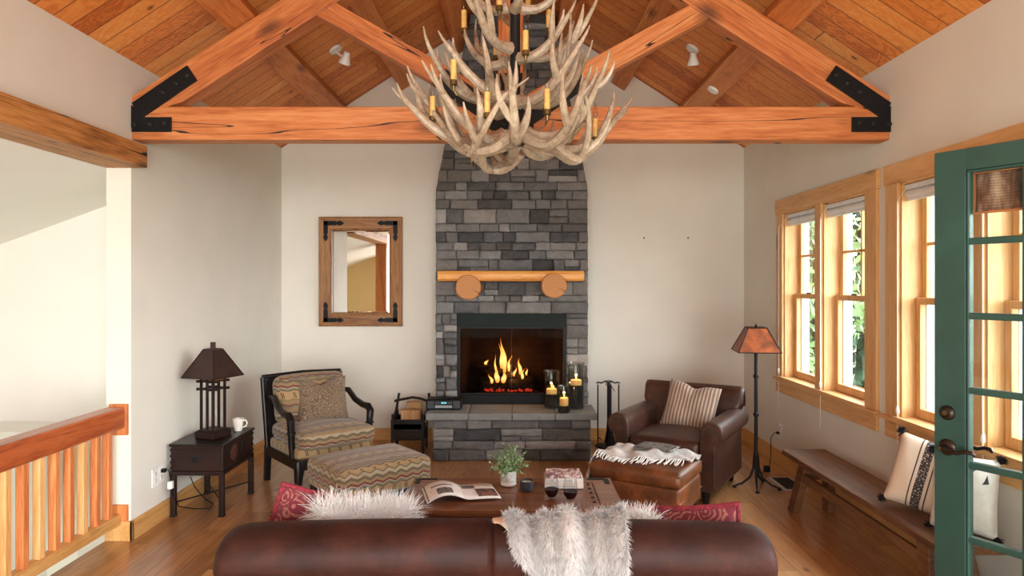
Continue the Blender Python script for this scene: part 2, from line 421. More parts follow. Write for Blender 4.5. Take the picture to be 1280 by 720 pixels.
W['redpaisley'] = paisley('red_paisley', (98,22,34), (142,84,74), 12)
W['redtrim'] = plain('red_fringe', (124,36,48), .95, var=.3, nscale=80, bump=.5)
W['cord'] = striped('taupe_corduroy', (124,100,84), (182,160,142), 'x', .026)
W['fur'] = plain('white_fur', (222,219,216), .9, var=.05, nscale=10, bump=0)
W['cream_wool'] = plain('cream_wool', (196,191,186), .95, var=.18, nscale=9, bump=.3)
W['fringe'] = plain('pale_fringe', (222,216,208), .95, var=.1, nscale=30, bump=0)
W['linen'] = None
W['pillowwhite'] = plain('white_cotton', (226,222,214), .9, var=.05, nscale=30, bump=.2)
W['blackyarn'] = plain('black_yarn', (18,18,20), .95, var=.3, nscale=90, bump=.5)
W['ceramic'] = plain('white_ceramic', (224,218,208), .25, var=.03, nscale=20, bump=0)
W['paper'] = plain('paper', (222,220,216), .6, var=.03, nscale=30, bump=0)
W['charcoalcup'] = plain('charcoal_cup', (48,52,58), .5, var=.1, nscale=60, bump=.15)
W['wax'] = plain('cream_wax', (232,214,186), .5, var=.03, nscale=30, bump=0, Subsurface_Weight=.2)
W['wine'] = plain('red_wine', (36,4,12), .08, var=.05, bump=0)
W['leaf'] = plain('plant_leaf', (130,156,108), .6, var=.4, nscale=45, bump=0)
W['stem'] = plain('plant_stem', (92,104,66), .7, bump=0)
W['treeleaf'] = plain('tree_leaf', (150,174,118), .7, var=.45, nscale=1.6, bump=0)
W['fircone'] = plain('fir_needles', (90,120,88), .8, var=.4, nscale=2, bump=0)
W['bark'] = plain('bark', (88,74,60), .9, var=.3, nscale=14, bump=.5)
W['ground'] = plain('ground', (126,132,100), .95, var=.25, nscale=1, bump=0)
W['siding'] = plain('white_siding', (228,230,230), .7, var=.03, nscale=3, bump=0)
W['vinyl'] = plain('grey_vinyl', (178,186,190), .5, var=.03, nscale=5, bump=0)
W['shade_amber'] = plain('mica_shade', (150,78,36), .5, var=.35, nscale=14, bump=.1)
W['shade_dark'] = plain('dark_shade', (46,26,20), .5, var=.25, nscale=14, bump=.1)
W['mirror'] = None
W['medallion'] = plain('carved_medallion', (72,36,25), .5, var=.3, nscale=60, bump=.3)
W['filler'] = plain('dark_pebbles', (44,42,42), .7, var=.5, nscale=60, bump=.8, bdist=.01)
W['flame'] = None

def mk_special():
    t = NT('firebrick'); v = t.coord(); b = t.n('ShaderNodeTexBrick'); t.l(t.mapping(v, (1,1,1), rot=(R(90),0,0)), b.inputs['Vector'])
    b.inputs['Color1'].default_value = lin((66,42,32)); b.inputs['Color2'].default_value = lin((50,33,27)); b.inputs['Mortar'].default_value = lin((30,22,20))
    b.inputs['Scale'].default_value = 4.2; b.inputs['Mortar Size'].default_value = .014; b.inputs['Row Height'].default_value = .3
    t.set(b.outputs['Color'], .9); W['brick'] = t.m
    t = NT('antler_bone'); v = t.coord(); n = t.noise(v, 7, 5, .65); n2 = t.noise(v, 60, 4, .6)
    f = t.math('ADD', t.math('MULTIPLY', n, .7), t.math('MULTIPLY', n2, .3))
    t.set(t.ramp(f, [(.34,(104,84,66)), (.47,(152,131,110)), (.58,(178,160,138)), (.72,(208,194,174))]), .5); t.bump(n2, .25, .004); W['antler'] = t.m
    t = NT('striped_linen'); v = t.coord(); sp = t.n('ShaderNodeSeparateXYZ'); t.l(v, sp.inputs[0]); x = t.math('ABSOLUTE', t.math('ADD', sp.outputs[0], .015))
    m = t.math('LESS_THAN', x, .021); e = t.math('LESS_THAN', t.math('ABSOLUTE', t.math('SUBTRACT', x, .038)), .003)
    nz = t.noise(v, 160, 3); m = t.math('MULTIPLY', m, t.math('GREATER_THAN', nz, .40))
    col = t.mix(t.math('MAXIMUM', m, e), (222,204,182), (62,58,58)); t.set(col, .92); t.bump(nz, .3, .003); W['linen'] = t.m
    t = NT('mirror_silver'); t.set((235,235,232), .02, 1.0); W['mirror'] = t.m
    t = NT('flame_glow'); g = t.coord('Generated'); sp = t.n('ShaderNodeSeparateXYZ'); t.l(g, sp.inputs[0])
    col = t.ramp(sp.outputs[2], [(0,(255,150,50)), (.35,(255,214,130)), (.75,(255,176,70)), (1,(255,120,30))])
    em = t.n('ShaderNodeEmission'); t.l(col, em.inputs[0]); em.inputs[1].default_value = 5.0
    tr = t.n('ShaderNodeBsdfTransparent'); lw = t.n('ShaderNodeLayerWeight'); lw.inputs[0].default_value = .35
    mx = t.n('ShaderNodeMixShader'); t.l(lw.outputs['Facing'], mx.inputs[0]); t.l(em.outputs[0], mx.inputs[1]); t.l(tr.outputs[0], mx.inputs[2]); t.l(mx.outputs[0], t.out.inputs[0]); W['flame'] = t.m
    t = NT('fur_throw'); v = t.coord(); a = t.n('ShaderNodeVertexColor'); a.layer_name = 'tint'
    t.set(t.mix(1.0, a.outputs[0], (255,255,255), 'MULTIPLY'), .9); W['furthrow'] = t.m
    t = NT('concrete_pot'); v = t.coord(); sp = t.n('ShaderNodeSeparateXYZ'); t.l(v, sp.inputs[0]); n = t.noise(v, 60, 5, .7)
    body = t.ramp(n, [(.35,(150,146,140)), (.65,(206,202,196))]); low = t.math('LESS_THAN', sp.outputs[2], .02)
    t.set(t.mix(low, body, (226,222,216)), .8); W['pot'] = t.m
    t = NT('printed_page'); v = t.coord(); vo = t.n('ShaderNodeTexVoronoi'); t.l(v, vo.inputs['Vector']); vo.inputs['Scale'].default_value = 40
    W['print'] = t.set(t.ramp(t.noise(v, 45, 4, .7), [(.42,(40,36,36)), (.5,(150,110,96)), (.58,(120,50,40)), (.68,(208,196,188))], 'CONSTANT'), .5)
    t = NT('printed_black'); v = t.coord(); W['printbw'] = t.set(t.ramp(t.noise(v, 70, 4, .7), [(.40,(60,58,58)), (.5,(120,112,106)), (.62,(196,190,186))], 'CONSTANT'), .5)
    t = NT('printed_cover'); v = t.coord(); W['printcover'] = t.set(t.ramp(t.noise(v, 42, 4, .7), [(.38,(92,76,84)), (.46,(168,112,108)), (.53,(214,202,196)), (.66,(150,140,150))], 'CONSTANT'), .5)
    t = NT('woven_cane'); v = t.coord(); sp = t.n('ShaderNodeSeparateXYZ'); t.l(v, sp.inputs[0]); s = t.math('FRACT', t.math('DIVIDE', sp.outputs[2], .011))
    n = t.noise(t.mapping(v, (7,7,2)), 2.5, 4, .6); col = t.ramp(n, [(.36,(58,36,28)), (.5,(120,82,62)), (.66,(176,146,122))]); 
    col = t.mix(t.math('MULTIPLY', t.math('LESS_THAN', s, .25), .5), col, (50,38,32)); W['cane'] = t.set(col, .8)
mk_special()
WORLD = 16.0; TILT = 40; REAR = 345; STAIR = 5; EXPO = 0.12
# ================================================================== ROOM SHELL
Y0 = -1.5
m = MB(); m.box(-2.446, RX+.16, Y0, BY+.2, -.12, 0); struct(m.build('floor', W['floor'], smooth=False))
m = MB(); m.prism([(-2.7,-.1),(2.6,-.1),(2.6,EZ-.2),(RX+.1,EZ+.02),(MX,RZ+.03),(LX-.1,EZ+.02),(-2.7,EZ-.2)], BY, BY+.16, 'y')
struct(m.build('wall_back', W['paint'], smooth=False))
m = MB(); m.box(-2.446, LX, 4.06, BY+.05, -.05, EZ+.03); m.box(-2.446, LX, Y0, 4.06, 2.355, EZ+.03)
struct(m.build('wall_left', W['paint'], smooth=False))
WOP = [(5.66,5.04),(4.942,4.32),(3.949,3.329),(3.231,2.609)]; WZ0, WZ1 = .75, 2.117
m = MB(); RX2 = RX+.16
ys = [BY+.05, 5.66, 5.04, 4.942, 4.32, 3.949, 3.329, 3.231, 2.609, 2.12, 1.24, Y0]
for i in range(len(ys)-1):
    a, b = ys[i+1], ys[i]
    if (ys[i], ys[i+1]) in WOP: m.box(RX, RX2, a, b, -.05, WZ0); m.box(RX, RX2, a, b, WZ1, EZ+.03)
    elif ys[i] == 2.12: m.box(RX, RX2, a, b, 2.13, EZ+.03)
    else: m.box(RX, RX2, a, b, -.05, EZ+.03)
struct(m.build('wall_right', W['paint'], smooth=False))
m = MB(); e = .22
m.prism([(LX-e, EZ-e*PITCH),(MX, RZ),(MX, RZ+.06),(LX-e, EZ-e*PITCH+.06)], Y0, BY+.2, 'y')
m.prism([(RX+e, EZ-e*PITCH),(MX, RZ),(MX, RZ+.06),(RX+e, EZ-e*PITCH+.06)], Y0, BY+.2, 'y')
struct(m.build('ceiling', W['ceil'], smooth=False))
# baseboards
m = MB(); m.box(LX, LX+.018, 4.042, BY, 0, .118); m.box(-2.446, LX+.018, 4.042, 4.06, 0, .118)
struct(m.build('baseboard_left', W['base_y'], smooth=False, bevel=.003))
m = MB(); m.box(LX+.018, RX-.018, BY-.018, BY, 0, .118); struct(m.build('baseboard_back', W['base_x'], smooth=False, bevel=.003))
m = MB(); m.box(RX-.018, RX, 2.23, BY, 0, .125); struct(m.build('baseboard_right', W['base_y'], smooth=False, bevel=.003))
# stair hall beyond the railing
m = MB(); m.box(-5.2, -2.446, 4.73, 4.88, -2.6, 2.6); struct(m.build('wall_stair', W['stairpaint'], smooth=False))
m = MB(); m.prism([(-5.2, 2.22-.364*2.754), (-2.446, 2.22), (-2.446, 2.30), (-5.2, 2.30-.364*2.754)], Y0, 4.75, 'y'); struct(m.build('ceiling_stair', W['stairpaint'], smooth=False))
m = MB(); m.box(-5.2, -2.46, Y0, 4.75, -2.75, -2.6); struct(m.build('floor_stair', W['stairpaint'], smooth=False))
m = MB(); m.box(-5.2, -2.446, -.55, -.4, -2.6, 2.2); struct(m.build('wall_rear_stair', W['tan'], smooth=False))
m = MB(); m.box(-2.446, -2.40, Y0, 4.06, -2.6, -.02); struct(m.build('wall_stair_side', W['stairpaint'], smooth=False))
m = MB(); m.box(-4.6, -3.05, 4.42, 4.73, -2.6, .555); m.box(-4.62, -3.03, 4.40, 4.73, .555, .575); struct(m.build('trim_1', W['stairpaint'], smooth=False))

# ================================================================== TIMBERS
def timber(name, mat, parent, a, b, y0, y1, hgt, bev=.006, ext=(0,0)):
    # beam in a plane of constant y running from a to b (x,z of its centreline), grain along its length
    a = Vector((a[0], 0, a[1])); b = Vector((b[0], 0, b[1])); d = b-a; L = d.length
    m = MB(); m.box(-ext[0], L+ext[1], 0, y1-y0, -hgt/2, hgt/2)
    o = m.build(name, mat, parent, smooth=False, bevel=bev)
    o.location = (a.x, y0, a.z); o.rotation_euler = (0, -math.atan2(d.z, d.x), 0); return o
TY0, TY1 = 4.065, 4.185
t = thing('roof_truss', 'orange timber roof truss with black steel plates spanning the room before the chimney', 'truss', (0, 0, 0))
tb0, tb1 = 2.392, 2.591
timber('tie_beam', W['fir'], t, (LX, (tb0+tb1)/2), (RX, (tb0+tb1)/2), TY0, TY1, tb1-tb0)
ang = math.atan(.645); rh = .192
def chord(sgn):
    xw = LX if sgn < 0 else RX
    zt = CAMZ + (VY-119.8)/209.3                     # top edge at the wall
    xc = MX; zc = zt + .645*(abs(xw-xc))
    off = rh/2/math.cos(ang)
    m = MB(); L = abs(xw-xc)
    # profile clipped by wall and centre line (in the xz plane)
    poly = [(xw, zt), (xc, zc), (xc, zc-2*off), (xw - sgn*.30, zt-2*off+.645*.30), (xw, zt-2*off+.10)]
    lo = [(p[0]-xw, p[1]-zt) for p in poly]
    th = math.atan2(zc-zt, xc-xw)
    c, s = math.cos(-th), math.sin(-th)
    lo = [(p[0]*c-p[1]*s, p[0]*s+p[1]*c) for p in lo]
    m.prism(lo, 0, TY1-TY0, 'y'); o = m.build('rafter', W['fir'], t, smooth=False, bevel=.006)
    o.location = (xw, TY0, zt); o.rotation_euler = (0, -th, 0)
chord(-1); chord(1)
# webs meeting at the centre of the tie beam
for sg in (-1, 1):
    xa = (402-VX)*4.065/F if sg < 0 else (886-VX)*4.065/F
    za = CAMZ + (VY-7)*4.065/F
    timber('web', W['fir'], t, (xa, za), (MX+sg*.10, 2.60), TY0+.006, TY1-.006, .125, ext=(.02, 0))
timber('king_post', W['fir'], t, (MX, 2.55), (MX, 4.03), TY0+.012, TY1-.012, .15)
def plate_quad(m, p, q, w, y0, y1, endcut=None):
    p = Vector((p[0],0,p[1])); q = Vector((q[0],0,q[1])); d = (q-p).normalized(); n = Vector((-d.z,0,d.x))*w/2
    pts = [p-n, q-n, q+n, p+n]
    m.hexa([(v.x, y0, v.z) for v in pts] + [(v.x, y1, v.z) for v in pts])
def px2(px, py): v = px3(px, py, 4.065); return (v.x, v.z)
for sg in (-1, 1):
    m = MB(); f = (lambda x: x) if sg < 0 else (lambda x: 1279-x)
    plate_quad(m, px2(f(172), 138.5), px2(f(241), 91.5), .108, TY0-.012, TY0-.0005)
    plate_quad(m, px2(f(165.5), 156), px2(f(215), 156), .088, TY0-.012, TY0-.0005)
    # web joining the two legs at the wall
    pts = [px2(f(165), 160), px2(f(180), 150), px2(f(184), 140), px2(f(165), 132)]
    m.hexa([(p[0], TY0-.0125, p[1]) for p in pts] + [(p[0], TY0-.0003, p[1]) for p in pts])
    pl = m.build('steel_plate', W['black'], t, smooth=False, bevel=.002)
    for bx, by in ((205,115.5),(221,104.5),(235,94.5),(169,156),(188.5,155.5),(206,154)):
        m = MB(); c = px2(f(bx), by); m.lathe([(.016,0),(.016,.006),(.011,.008),(.011,.014),(.005,.018)], n=8)
        b = m.build('bolt', W['iron'], pl); b.location = (c[0], TY0-.012, c[1]); b.rotation_euler = (R(90),0,0)
m = MB()
for sg in (-1, 1):
    f = (lambda x: x) if sg < 0 else (lambda x: 1278-x)
    plate_quad(m, px2(f(549), 97), px2(f(636), 157), .125, TY0-.012, TY0-.0005)
plate_quad(m, px2(639, 163), px2(639, 92), .135, TY0-.0125, TY0-.0003)
plate_quad(m, px2(612, 152), px2(667, 152), .11, TY0-.0122, TY0-.0002)
pl = m.build('centre_plate', W['black'], t, smooth=False, bevel=.002)
for bx, by in ((555,97),(567,109),(580,117),(723,97),(711,106),(698,117),(639,100),(639,118),(630,154),(648,154)):
    m = MB(); c = px2(bx, by); m.lathe([(.016,0),(.016,.006),(.011,.008),(.011,.014),(.005,.018)], n=8)
    b = m.build('bolt', W['iron'], pl); b.location = (c[0], TY0-.012, c[1]); b.rotation_euler = (R(90),0,0)

# purlins, front to back, square to the roof slope
zr = lambda X: CAMZ + 1.124 + .645*(X-LX)
def purlin(xa, xb, sg, label):
    y0, y1 = -.5, BY-.002
    def corner(x, up):
        X = x if sg < 0 else 2*MX - x
        z = zr(x) + .008
        n = Vector((-math.sin(ang)*-1 if False else 0,0,0))
        d = Vector((-.545 if sg < 0 else .545, 0, .838))
        # thickness up to the boards
        zc = EZ + PITCH*(x-LX)
        hgt = (zc - z)*math.cos(ang) - .004
        p = Vector((X, 0, z)) + d*hgt*(1 if up else 0)
        return p
    m = MB(); A = [corner(xa,0), corner(xb,0), corner(xb,1), corner(xa,1)]
    m.prism([(p.x, p.z) for p in A], y0, y1, 'y')
    return tag(m.build('purlin', W['fir_y'], smooth=False, bevel=.005), label, 'beam', 'roof purlins')
purlin(-1.711, -1.5635, -1, 'orange timber purlin low on the left slope of the wood ceiling')
purlin(-1.711, -1.5635, 1, 'orange timber purlin low on the right slope carrying a white disc')
purlin(-1.122, -.9935, -1, 'timber purlin halfway up the left slope, beside the white track spotlight')
purlin(-1.122, -.9935, 1, 'timber purlin halfway up the right slope, left of the white track spotlight')
purlin(-.56, -.435, -1, 'timber purlin near the ridge, just left of the stone chimney')
purlin(-.56, -.435, 1, 'timber purlin near the ridge, just right of the stone chimney')
# header beam over the stair opening
m = MB(); m.box(-2.446, -2.198, -.6, 4.058, 2.222, 2.354)
tag(m.build('header_beam', W['header'], smooth=False, bevel=.006), 'weathered timber beam along the left wall above the stair railing', 'beam')
m = MB(); m.box(-2.44, -2.25, 1.30, 1.50, -.02, 2.222)
tag(m.build('timber_post', W['fir_z'], smooth=False, bevel=.006), 'square timber post holding the beam at the near end of the railing', 'post')

# ================================================================== RAILING
t = thing('stair_railing', 'reddish wooden stair railing with square balusters at the left of the room', 'railing', (-2.376, 2.8, 0))
yf = lambda y: y - 2.8
m = MB(); m.box(-.055, .055, yf(1.5), yf(4.04), .775-.10, .80); m.build('handrail', W['fir_y'] and W['rail_y'] if 'rail_y' in W else W['rail'], t, smooth=False, bevel=.012, bseg=3)
m = MB(); m.box(-.03, .03, yf(1.5), yf(4.04), .10, .165); m.build('bottom_rail', W['base_y'], t, smooth=False, bevel=.006)
y = 3.953; k = 0
while y > 1.6:
    m = MB(); m.box(-.02, .02, yf(y)-.02, yf(y)+.02, .160, .68); m.build('baluster', W['baluster_light'] if k % 5 in (0, 2) and k else W['baluster'], t, smooth=False, bevel=.003); y -= .1135; k += 1
m = MB(); m.box(-.045, .065, yf(4.04)+.0, yf(4.0595), .63, .815); m.build('wall_block', W['fir_z'], t, smooth=False, bevel=.004)
m = MB(); m.box(-.045, .065, yf(4.04)+.0, yf(4.0595), .119, .215); m.build('wall_block', W['fir_z'], t, smooth=False, bevel=.004)

# ================================================================== WINDOWS
def window(idx, ops):
    root = bpy.data.objects.new('window_%d' % idx, None); C.objects.link(root); struct(root)
    ya, yb = ops[0][0], ops[1][1]; yc = (ya+yb)/2; root.location = (RX, yc, WZ0)
    def B(m, x0, x1, y0, y1, z0, z1): m.box(x0-RX, x1-RX, y0-yc, y1-yc, z0-WZ0, z1-WZ0)
    cw = .125; T = .022
    m = MB()
    B(m, RX-T, RX, ya, ya+cw, WZ0, WZ1); B(m, RX-T, RX, yb-cw-.015, yb, WZ0, WZ1); B(m, RX-T, RX, ops[1][0], ops[0][1], WZ0, WZ1)
    m.build('window_casing', W['pine_z'], root, smooth=False, bevel=.003)
    m = MB(); B(m, RX-T-.006, RX, yb-cw-.03, ya+cw+.012, WZ1, WZ1+.118); m.build('window_header', W['pine_y'], root, smooth=False, bevel=.003)
    m = MB(); B(m, RX-T-.02, RX+.10, yb-cw-.03 if False else yb-.02, ya+.02, WZ0-.022, WZ0+.010); B(m, RX-T-.022, RX, yb-cw-.03, ya+cw+.03, WZ0-.024, WZ0-.001)
    m.build('window_stool', W['pine_y'], root, smooth=False, bevel=.003)
    m = MB(); B(m, RX-T, RX, yb-cw-.012, ya+cw+.008, .622, WZ0-.024); m.build('window_apron', W['pine_y'], root, smooth=False, bevel=.003)
    for (a, b) in ops:
        m = MB(); j = .012
        B(m, RX-.001, RX2, a-j, a, WZ0, WZ1); B(m, RX-.001, RX2, b, b+j, WZ0, WZ1); B(m, RX-.001, RX2, b, a, WZ1-j, WZ1)
        m.build('window_jamb', W['pine_z'], root, smooth=False)
        m = MB(); B(m, RX+.125, RX2+.03, a-j-.03, a-j, WZ0, WZ1-j); B(m, RX+.125, RX2+.03, b+j, b+j+.03, WZ0, WZ1-j); B(m, RX+.125, RX2+.03, b+j, a-j, WZ1-j-.03, WZ1-j); B(m, RX+.1005, RX2+.03, b+j, a-j, WZ0-.01, WZ0+.02)
        m.build('window_liner', W['vinyl'], root, smooth=False, bevel=.002)
        zm = (WZ0+WZ1)/2
        def sash(x0, z0, z1, cross, nm):
            y0, y1 = b+j+.004, a-j-.004; s = .045
            m = MB(); B(m, x0, x0+.032, y0, y0+s, z0, z1); B(m, x0, x0+.032, y1-s, y1, z0, z1)
            B(m, x0, x0+.032, y0+s, y1-s, z0, z0+(.055 if not cross else .038)); B(m, x0, x0+.032, y0+s, y1-s, z1-.038, z1)
            if cross:
                B(m, x0+.004, x0+.028, (y0+y1)/2-.009, (y0+y1)/2+.009, z0, z1); B(m, x0+.004, x0+.028, y0+s, y1-s, (z0+z1)/2-.009, (z0+z1)/2+.009)
            o = m.build(nm, W['pine_z'], root, smooth=False, bevel=.003)
            g = MB(); B(g, x0+.014, x0+.018, y0+s-.005, y1-s+.005, z0+.03, z1-.03); g.build('glass_pane', W['pane'], o, smooth=False)
            return o
        sash(RX+.075, WZ0+.011, zm+.018, False, 'lower_sash'); sash(RX+.112, zm-.018, WZ1-j-.002, True, 'upper_sash')
        m = MB(); B(m, RX+.060, RX+.076, (a+b)/2-.03, (a+b)/2+.03, zm+.018, zm+.030); m.build('sash_lock', W['bronze'], root, smooth=False, bevel=.003)
window(1, WOP[:2]); window(2, WOP[2:])
labs = ['white roller shade rolled up at the top of the farthest window sash', 'white roller shade rolled up in the nearer half of the far window pair', 'white roller shade rolled up at the window half just left of the green door', 'white roller shade seen through the green glass door in the nearest window half']
for i, (a, b) in enumerate(WOP):
    t = thing('roller_shade', labs[i], 'blind', (RX+.035, (a+b)/2, WZ1-.013), 0, 'white roller shades in the windows')
    hw = (a-b)/2-.018
    m = MB(); m.box(-.024, .024, -hw, hw, -.032, -.001); m.build('head_rail', W['blind'], t, smooth=False, bevel=.006)
    m = MB(); m.tube([(0,-hw,-.056),(0,hw,-.056)], .022, 14); m.build('rolled_cloth', W['blind'], t)
    m = MB(); m.box(-.011, .011, -hw, hw, -.094, -.074); m.build('bottom_bar', W['blind'], t, smooth=False, bevel=.003)
    m = MB(); zc = -1.62 if i in (0,1) else -1.5; yy = hw-.012
    if i == 0: yy = hw + .05
    xo = -.072
    m.tube([(-.022, min(yy,hw-.01), -.02), (xo, yy, -.10), (xo, yy, zc)], .0022, 5); cd = m.build('pull_cord', W['white'], t)
    m = MB(); m.lathe([(.004,.022),(.009,.012),(.011,-.012),(.006,-.022)][::-1], (xo, yy, -1.30 + (0 if i else .0)), 10); m.build('cord_tassel', W['white'], cd)

# ================================================================== GREEN DOOR (open, hinged on the right wall)
hinge = Vector((2.222, 2.105)); latch = Vector((1.784, 2.90)); dv = (hinge-latch); DW = dv.length; dz = math.atan2(dv.y, dv.x)
t = struct(bpy.data.objects.new('door_1', None)); C.objects.link(t); t.location = (latch.x, latch.y, .012); t.rotation_euler = (0,0,dz)
TH = .044; ST = .125; ZT = 2.075; G0, G1 = .178, 1.985
np_, nr = 3, 6; mw = .028; pw = (DW-2*ST-(np_-1)*mw)/np_; ph = (G1-G0-(nr-1)*mw)/nr
m = MB(); m.box(0, ST, 0, TH, 0, ZT); m.box(DW-ST, DW, 0, TH, 0, ZT); m.build('door_stile', W['green'], t, smooth=False, bevel=.002)
m = MB(); m.box(ST, DW-ST, .0, TH, G1, ZT); m.box(ST, DW-ST, 0, TH, 0, G0); m.build('door_rail', W['green'], t, smooth=False, bevel=.002)
m = MB()
for i in range(1, np_):
    x = ST+i*pw+(i-1)*mw; m.box(x, x+mw, .006, TH-.006, G0, G1)
for k in range(1, nr):
    z = G0+k*ph+(k-1)*mw; m.box(ST, DW-ST, .005, TH-.005, z, z+mw)
m.box(ST, ST+.012, .004, TH-.004, G0, G1); m.box(DW-ST-.012, DW-ST, .004, TH-.004, G0, G1); m.box(ST, DW-ST, .004, TH-.004, G1-.012, G1); m.box(ST, DW-ST, .004, TH-.004, G0, G0+.012)
m.build('muntin', W['green'], t, smooth=False, bevel=.006, bseg=3)
m = MB(); m.box(ST-.004, DW-ST+.004, TH/2-.002, TH/2+.002, G0-.004, G1+.004); m.build('door_glass', W['pane'], t, smooth=False)
def lever(yside):
    s = -1 if yside < 0 else 1; yb = 0 if yside < 0 else TH
    zk = .846-.012; xk = .055
    m = MB(); m.lathe([(.034,0),(.034,.006),(.026,.012),(.014,.016),(.011,.05),(.011,.056)], n=24)
    o = m.build('door_rose', W['bronze'], t); o.location = (xk, yb, zk); o.rotation_euler = (R(90)*(1 if s < 0 else -1), 0, 0)
    m = MB(); P = [Vector((0, s*.05, 0)), Vector((.03, s*.054, .002)), Vector((.065, s*.054, -.006)), Vector((.095, s*.05, .006)), Vector((.12, s*.046, .004)), Vector((.128, s*.04, -.004))]
    m.tube(P, [.011,.010,.008,.008,.009,.006], 10); o2 = m.build('door_lever', W['bronze'], t); o2.location = (xk, yb, zk)
    if s < 0:
        m = MB(); m.lathe([(.008,0),(.008,.004),(.004,.005)], n=12); k = m.build('key_cylinder', W['brass'], t); k.location = (xk, yb-.056, zk); k.rotation_euler = (R(90),0,0)
lever(-1); lever(1)
m = MB(); m.lathe([(.031,0),(.031,.006),(.026,.014),(.018,.018)], n=24); o = m.build('deadbolt', W['bronze'], t); o.location = (.055, 0, .99-.012); o.rotation_euler = (R(90),0,0)
m = MB(); m.lathe([(.010,.0),(.010,.004),(.005,.005)], n=12); k = m.build('key_cylinder', W['brass'], t); k.location = (.052, -.018, .99-.012); k.rotation_euler = (R(90),0,0)
m = MB()
for z in (.2, 1.0, 1.85): m.tube([(DW+.004, .0, z), (DW+.004, 0, z+.09)], .007, 8)
m.build('hinge', W['bronze'], t)
# brown cane sheet standing in for a brown shape in the top panes
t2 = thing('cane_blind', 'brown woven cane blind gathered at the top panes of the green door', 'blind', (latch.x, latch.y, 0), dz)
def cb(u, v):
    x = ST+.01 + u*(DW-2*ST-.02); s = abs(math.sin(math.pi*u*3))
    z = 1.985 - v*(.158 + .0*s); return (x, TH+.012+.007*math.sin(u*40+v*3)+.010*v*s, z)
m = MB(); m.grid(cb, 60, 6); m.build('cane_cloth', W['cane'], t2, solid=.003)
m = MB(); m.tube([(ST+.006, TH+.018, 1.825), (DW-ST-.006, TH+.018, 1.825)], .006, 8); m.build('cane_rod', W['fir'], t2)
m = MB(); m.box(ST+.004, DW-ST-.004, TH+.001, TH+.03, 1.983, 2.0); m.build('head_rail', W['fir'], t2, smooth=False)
# trim around the door opening
m = MB(); m.box(RX-.02, RX, 2.12, 2.22, 0, 2.14); m.box(RX-.02, RX, 1.14, 1.24, 0, 2.14); m.box(RX-.026, RX, 1.12, 2.24, 2.14, 2.255)
struct(m.build('trim_2', W['pine_z'], smooth=False, bevel=.003))

# ================================================================== small wall fittings
def plate_on_left(y, z, lab):
    t = thing('outlet_plate', lab, 'outlet', (LX+.0005, y, z))
    m = MB(); m.box(0, .006, -.036, .036, -.058, .058); m.build('cover', W['white'], t, smooth=False, bevel=.003)
    for dzz in (-.022, .022):
        m = MB(); m.box(.0055, .009, -.016, .016, dzz-.013, dzz+.013); m.build('socket', W['ceramic'], t, smooth=False, bevel=.003)
ypl = lambda px: F*LX/(px-VX)
plate_on_left(ypl(193), CAMZ-(597-VY)*ypl(193)/F, 'white outlet plate on the left wall, the one nearer the railing')
plate_on_left(ypl(200.5), CAMZ-(592-VY)*ypl(200.5)/F, 'white outlet plate with a black plug, left of the trunk side table')
yo = F*RX/(976-VX)
t = thing('outlet_plate', 'white outlet plate low on the right wall behind the floor lamp', 'outlet', (RX-.0005, yo, CAMZ-(539-VY)*yo/F))
m = MB(); m.box(-.006, 0, -.036, .036, -.058, .058); m.build('cover', W['white'], t, smooth=False, bevel=.003)
m = MB(); m.box(-.009, -.0055, -.016, .016, .009, .035); m.build('socket', W['ceramic'], t, smooth=False, bevel=.003)
m = MB(); m.box(-.009, -.0055, -.016, .016, -.035, -.009); m.build('socket', W['ceramic'], t, smooth=False, bevel=.003)
yv0, yv1 = ypl(264), ypl(281)
t = thing('wall_vent', 'white louvred vent on the left wall behind the table lamp', 'vent', (LX+.0005, (yv0+yv1)/2, CAMZ-(524-VY)*(yv0+yv1)/2/F))
m = MB(); m.box(0, .006, -(yv1-yv0)/2, (yv1-yv0)/2, -.085, .085); m.build('frame', W['white'], t, smooth=False, bevel=.002)
m = MB()
for k in range(9): m.box(.006, .012, -(yv1-yv0)/2+.015, (yv1-yv0)/2-.015, -.07+k*.0165, -.07+k*.0165+.008)
m.build('louvre', W['white'], t, smooth=False)
fv = px3(976, 605, F*CAMZ/(605-VY))
t = thing('floor_vent', 'metal floor register with a dark grille beside the floor lamp', 'vent', (fv.x+.05, fv.y, .0))
m = MB(); m.box(-.09, .09, -.17, .17, .0005, .006); m.build('frame', W['vinyl'], t, smooth=False, bevel=.002)
m = MB()
for k in range(14): m.box(-.065, .065, -.145+k*.021, -.145+k*.021+.014, .006, .009)
m.build('grille', W['iron'], t, smooth=False)
for i, (hx, hy, lb) in enumerate(((805,297.5,'small wall hook on the back wall, the left of the pair right of the chimney'),(860,297.5,'small wall hook on the back wall, the right of the pair right of the chimney'))):
    for dx in (-3, 0):
        pass
    p = px3(hx, hy, BY); t = thing('wall_hook', lb, 'hook', (p.x, BY-.0005, p.z), 0, 'wall hooks right of the chimney')
    m = MB(); m.lathe([(.008,0),(.008,.004),(.004,.006)], n=10); b = m.build('base', W['bronze'], t); b.rotation_euler = (R(90),0,0)
    m = MB(); m.tube([(0,-.004,0),(0,-.016,-.004),(0,-.02,.008)], .003, 6); m.build('prong', W['bronze'], t)
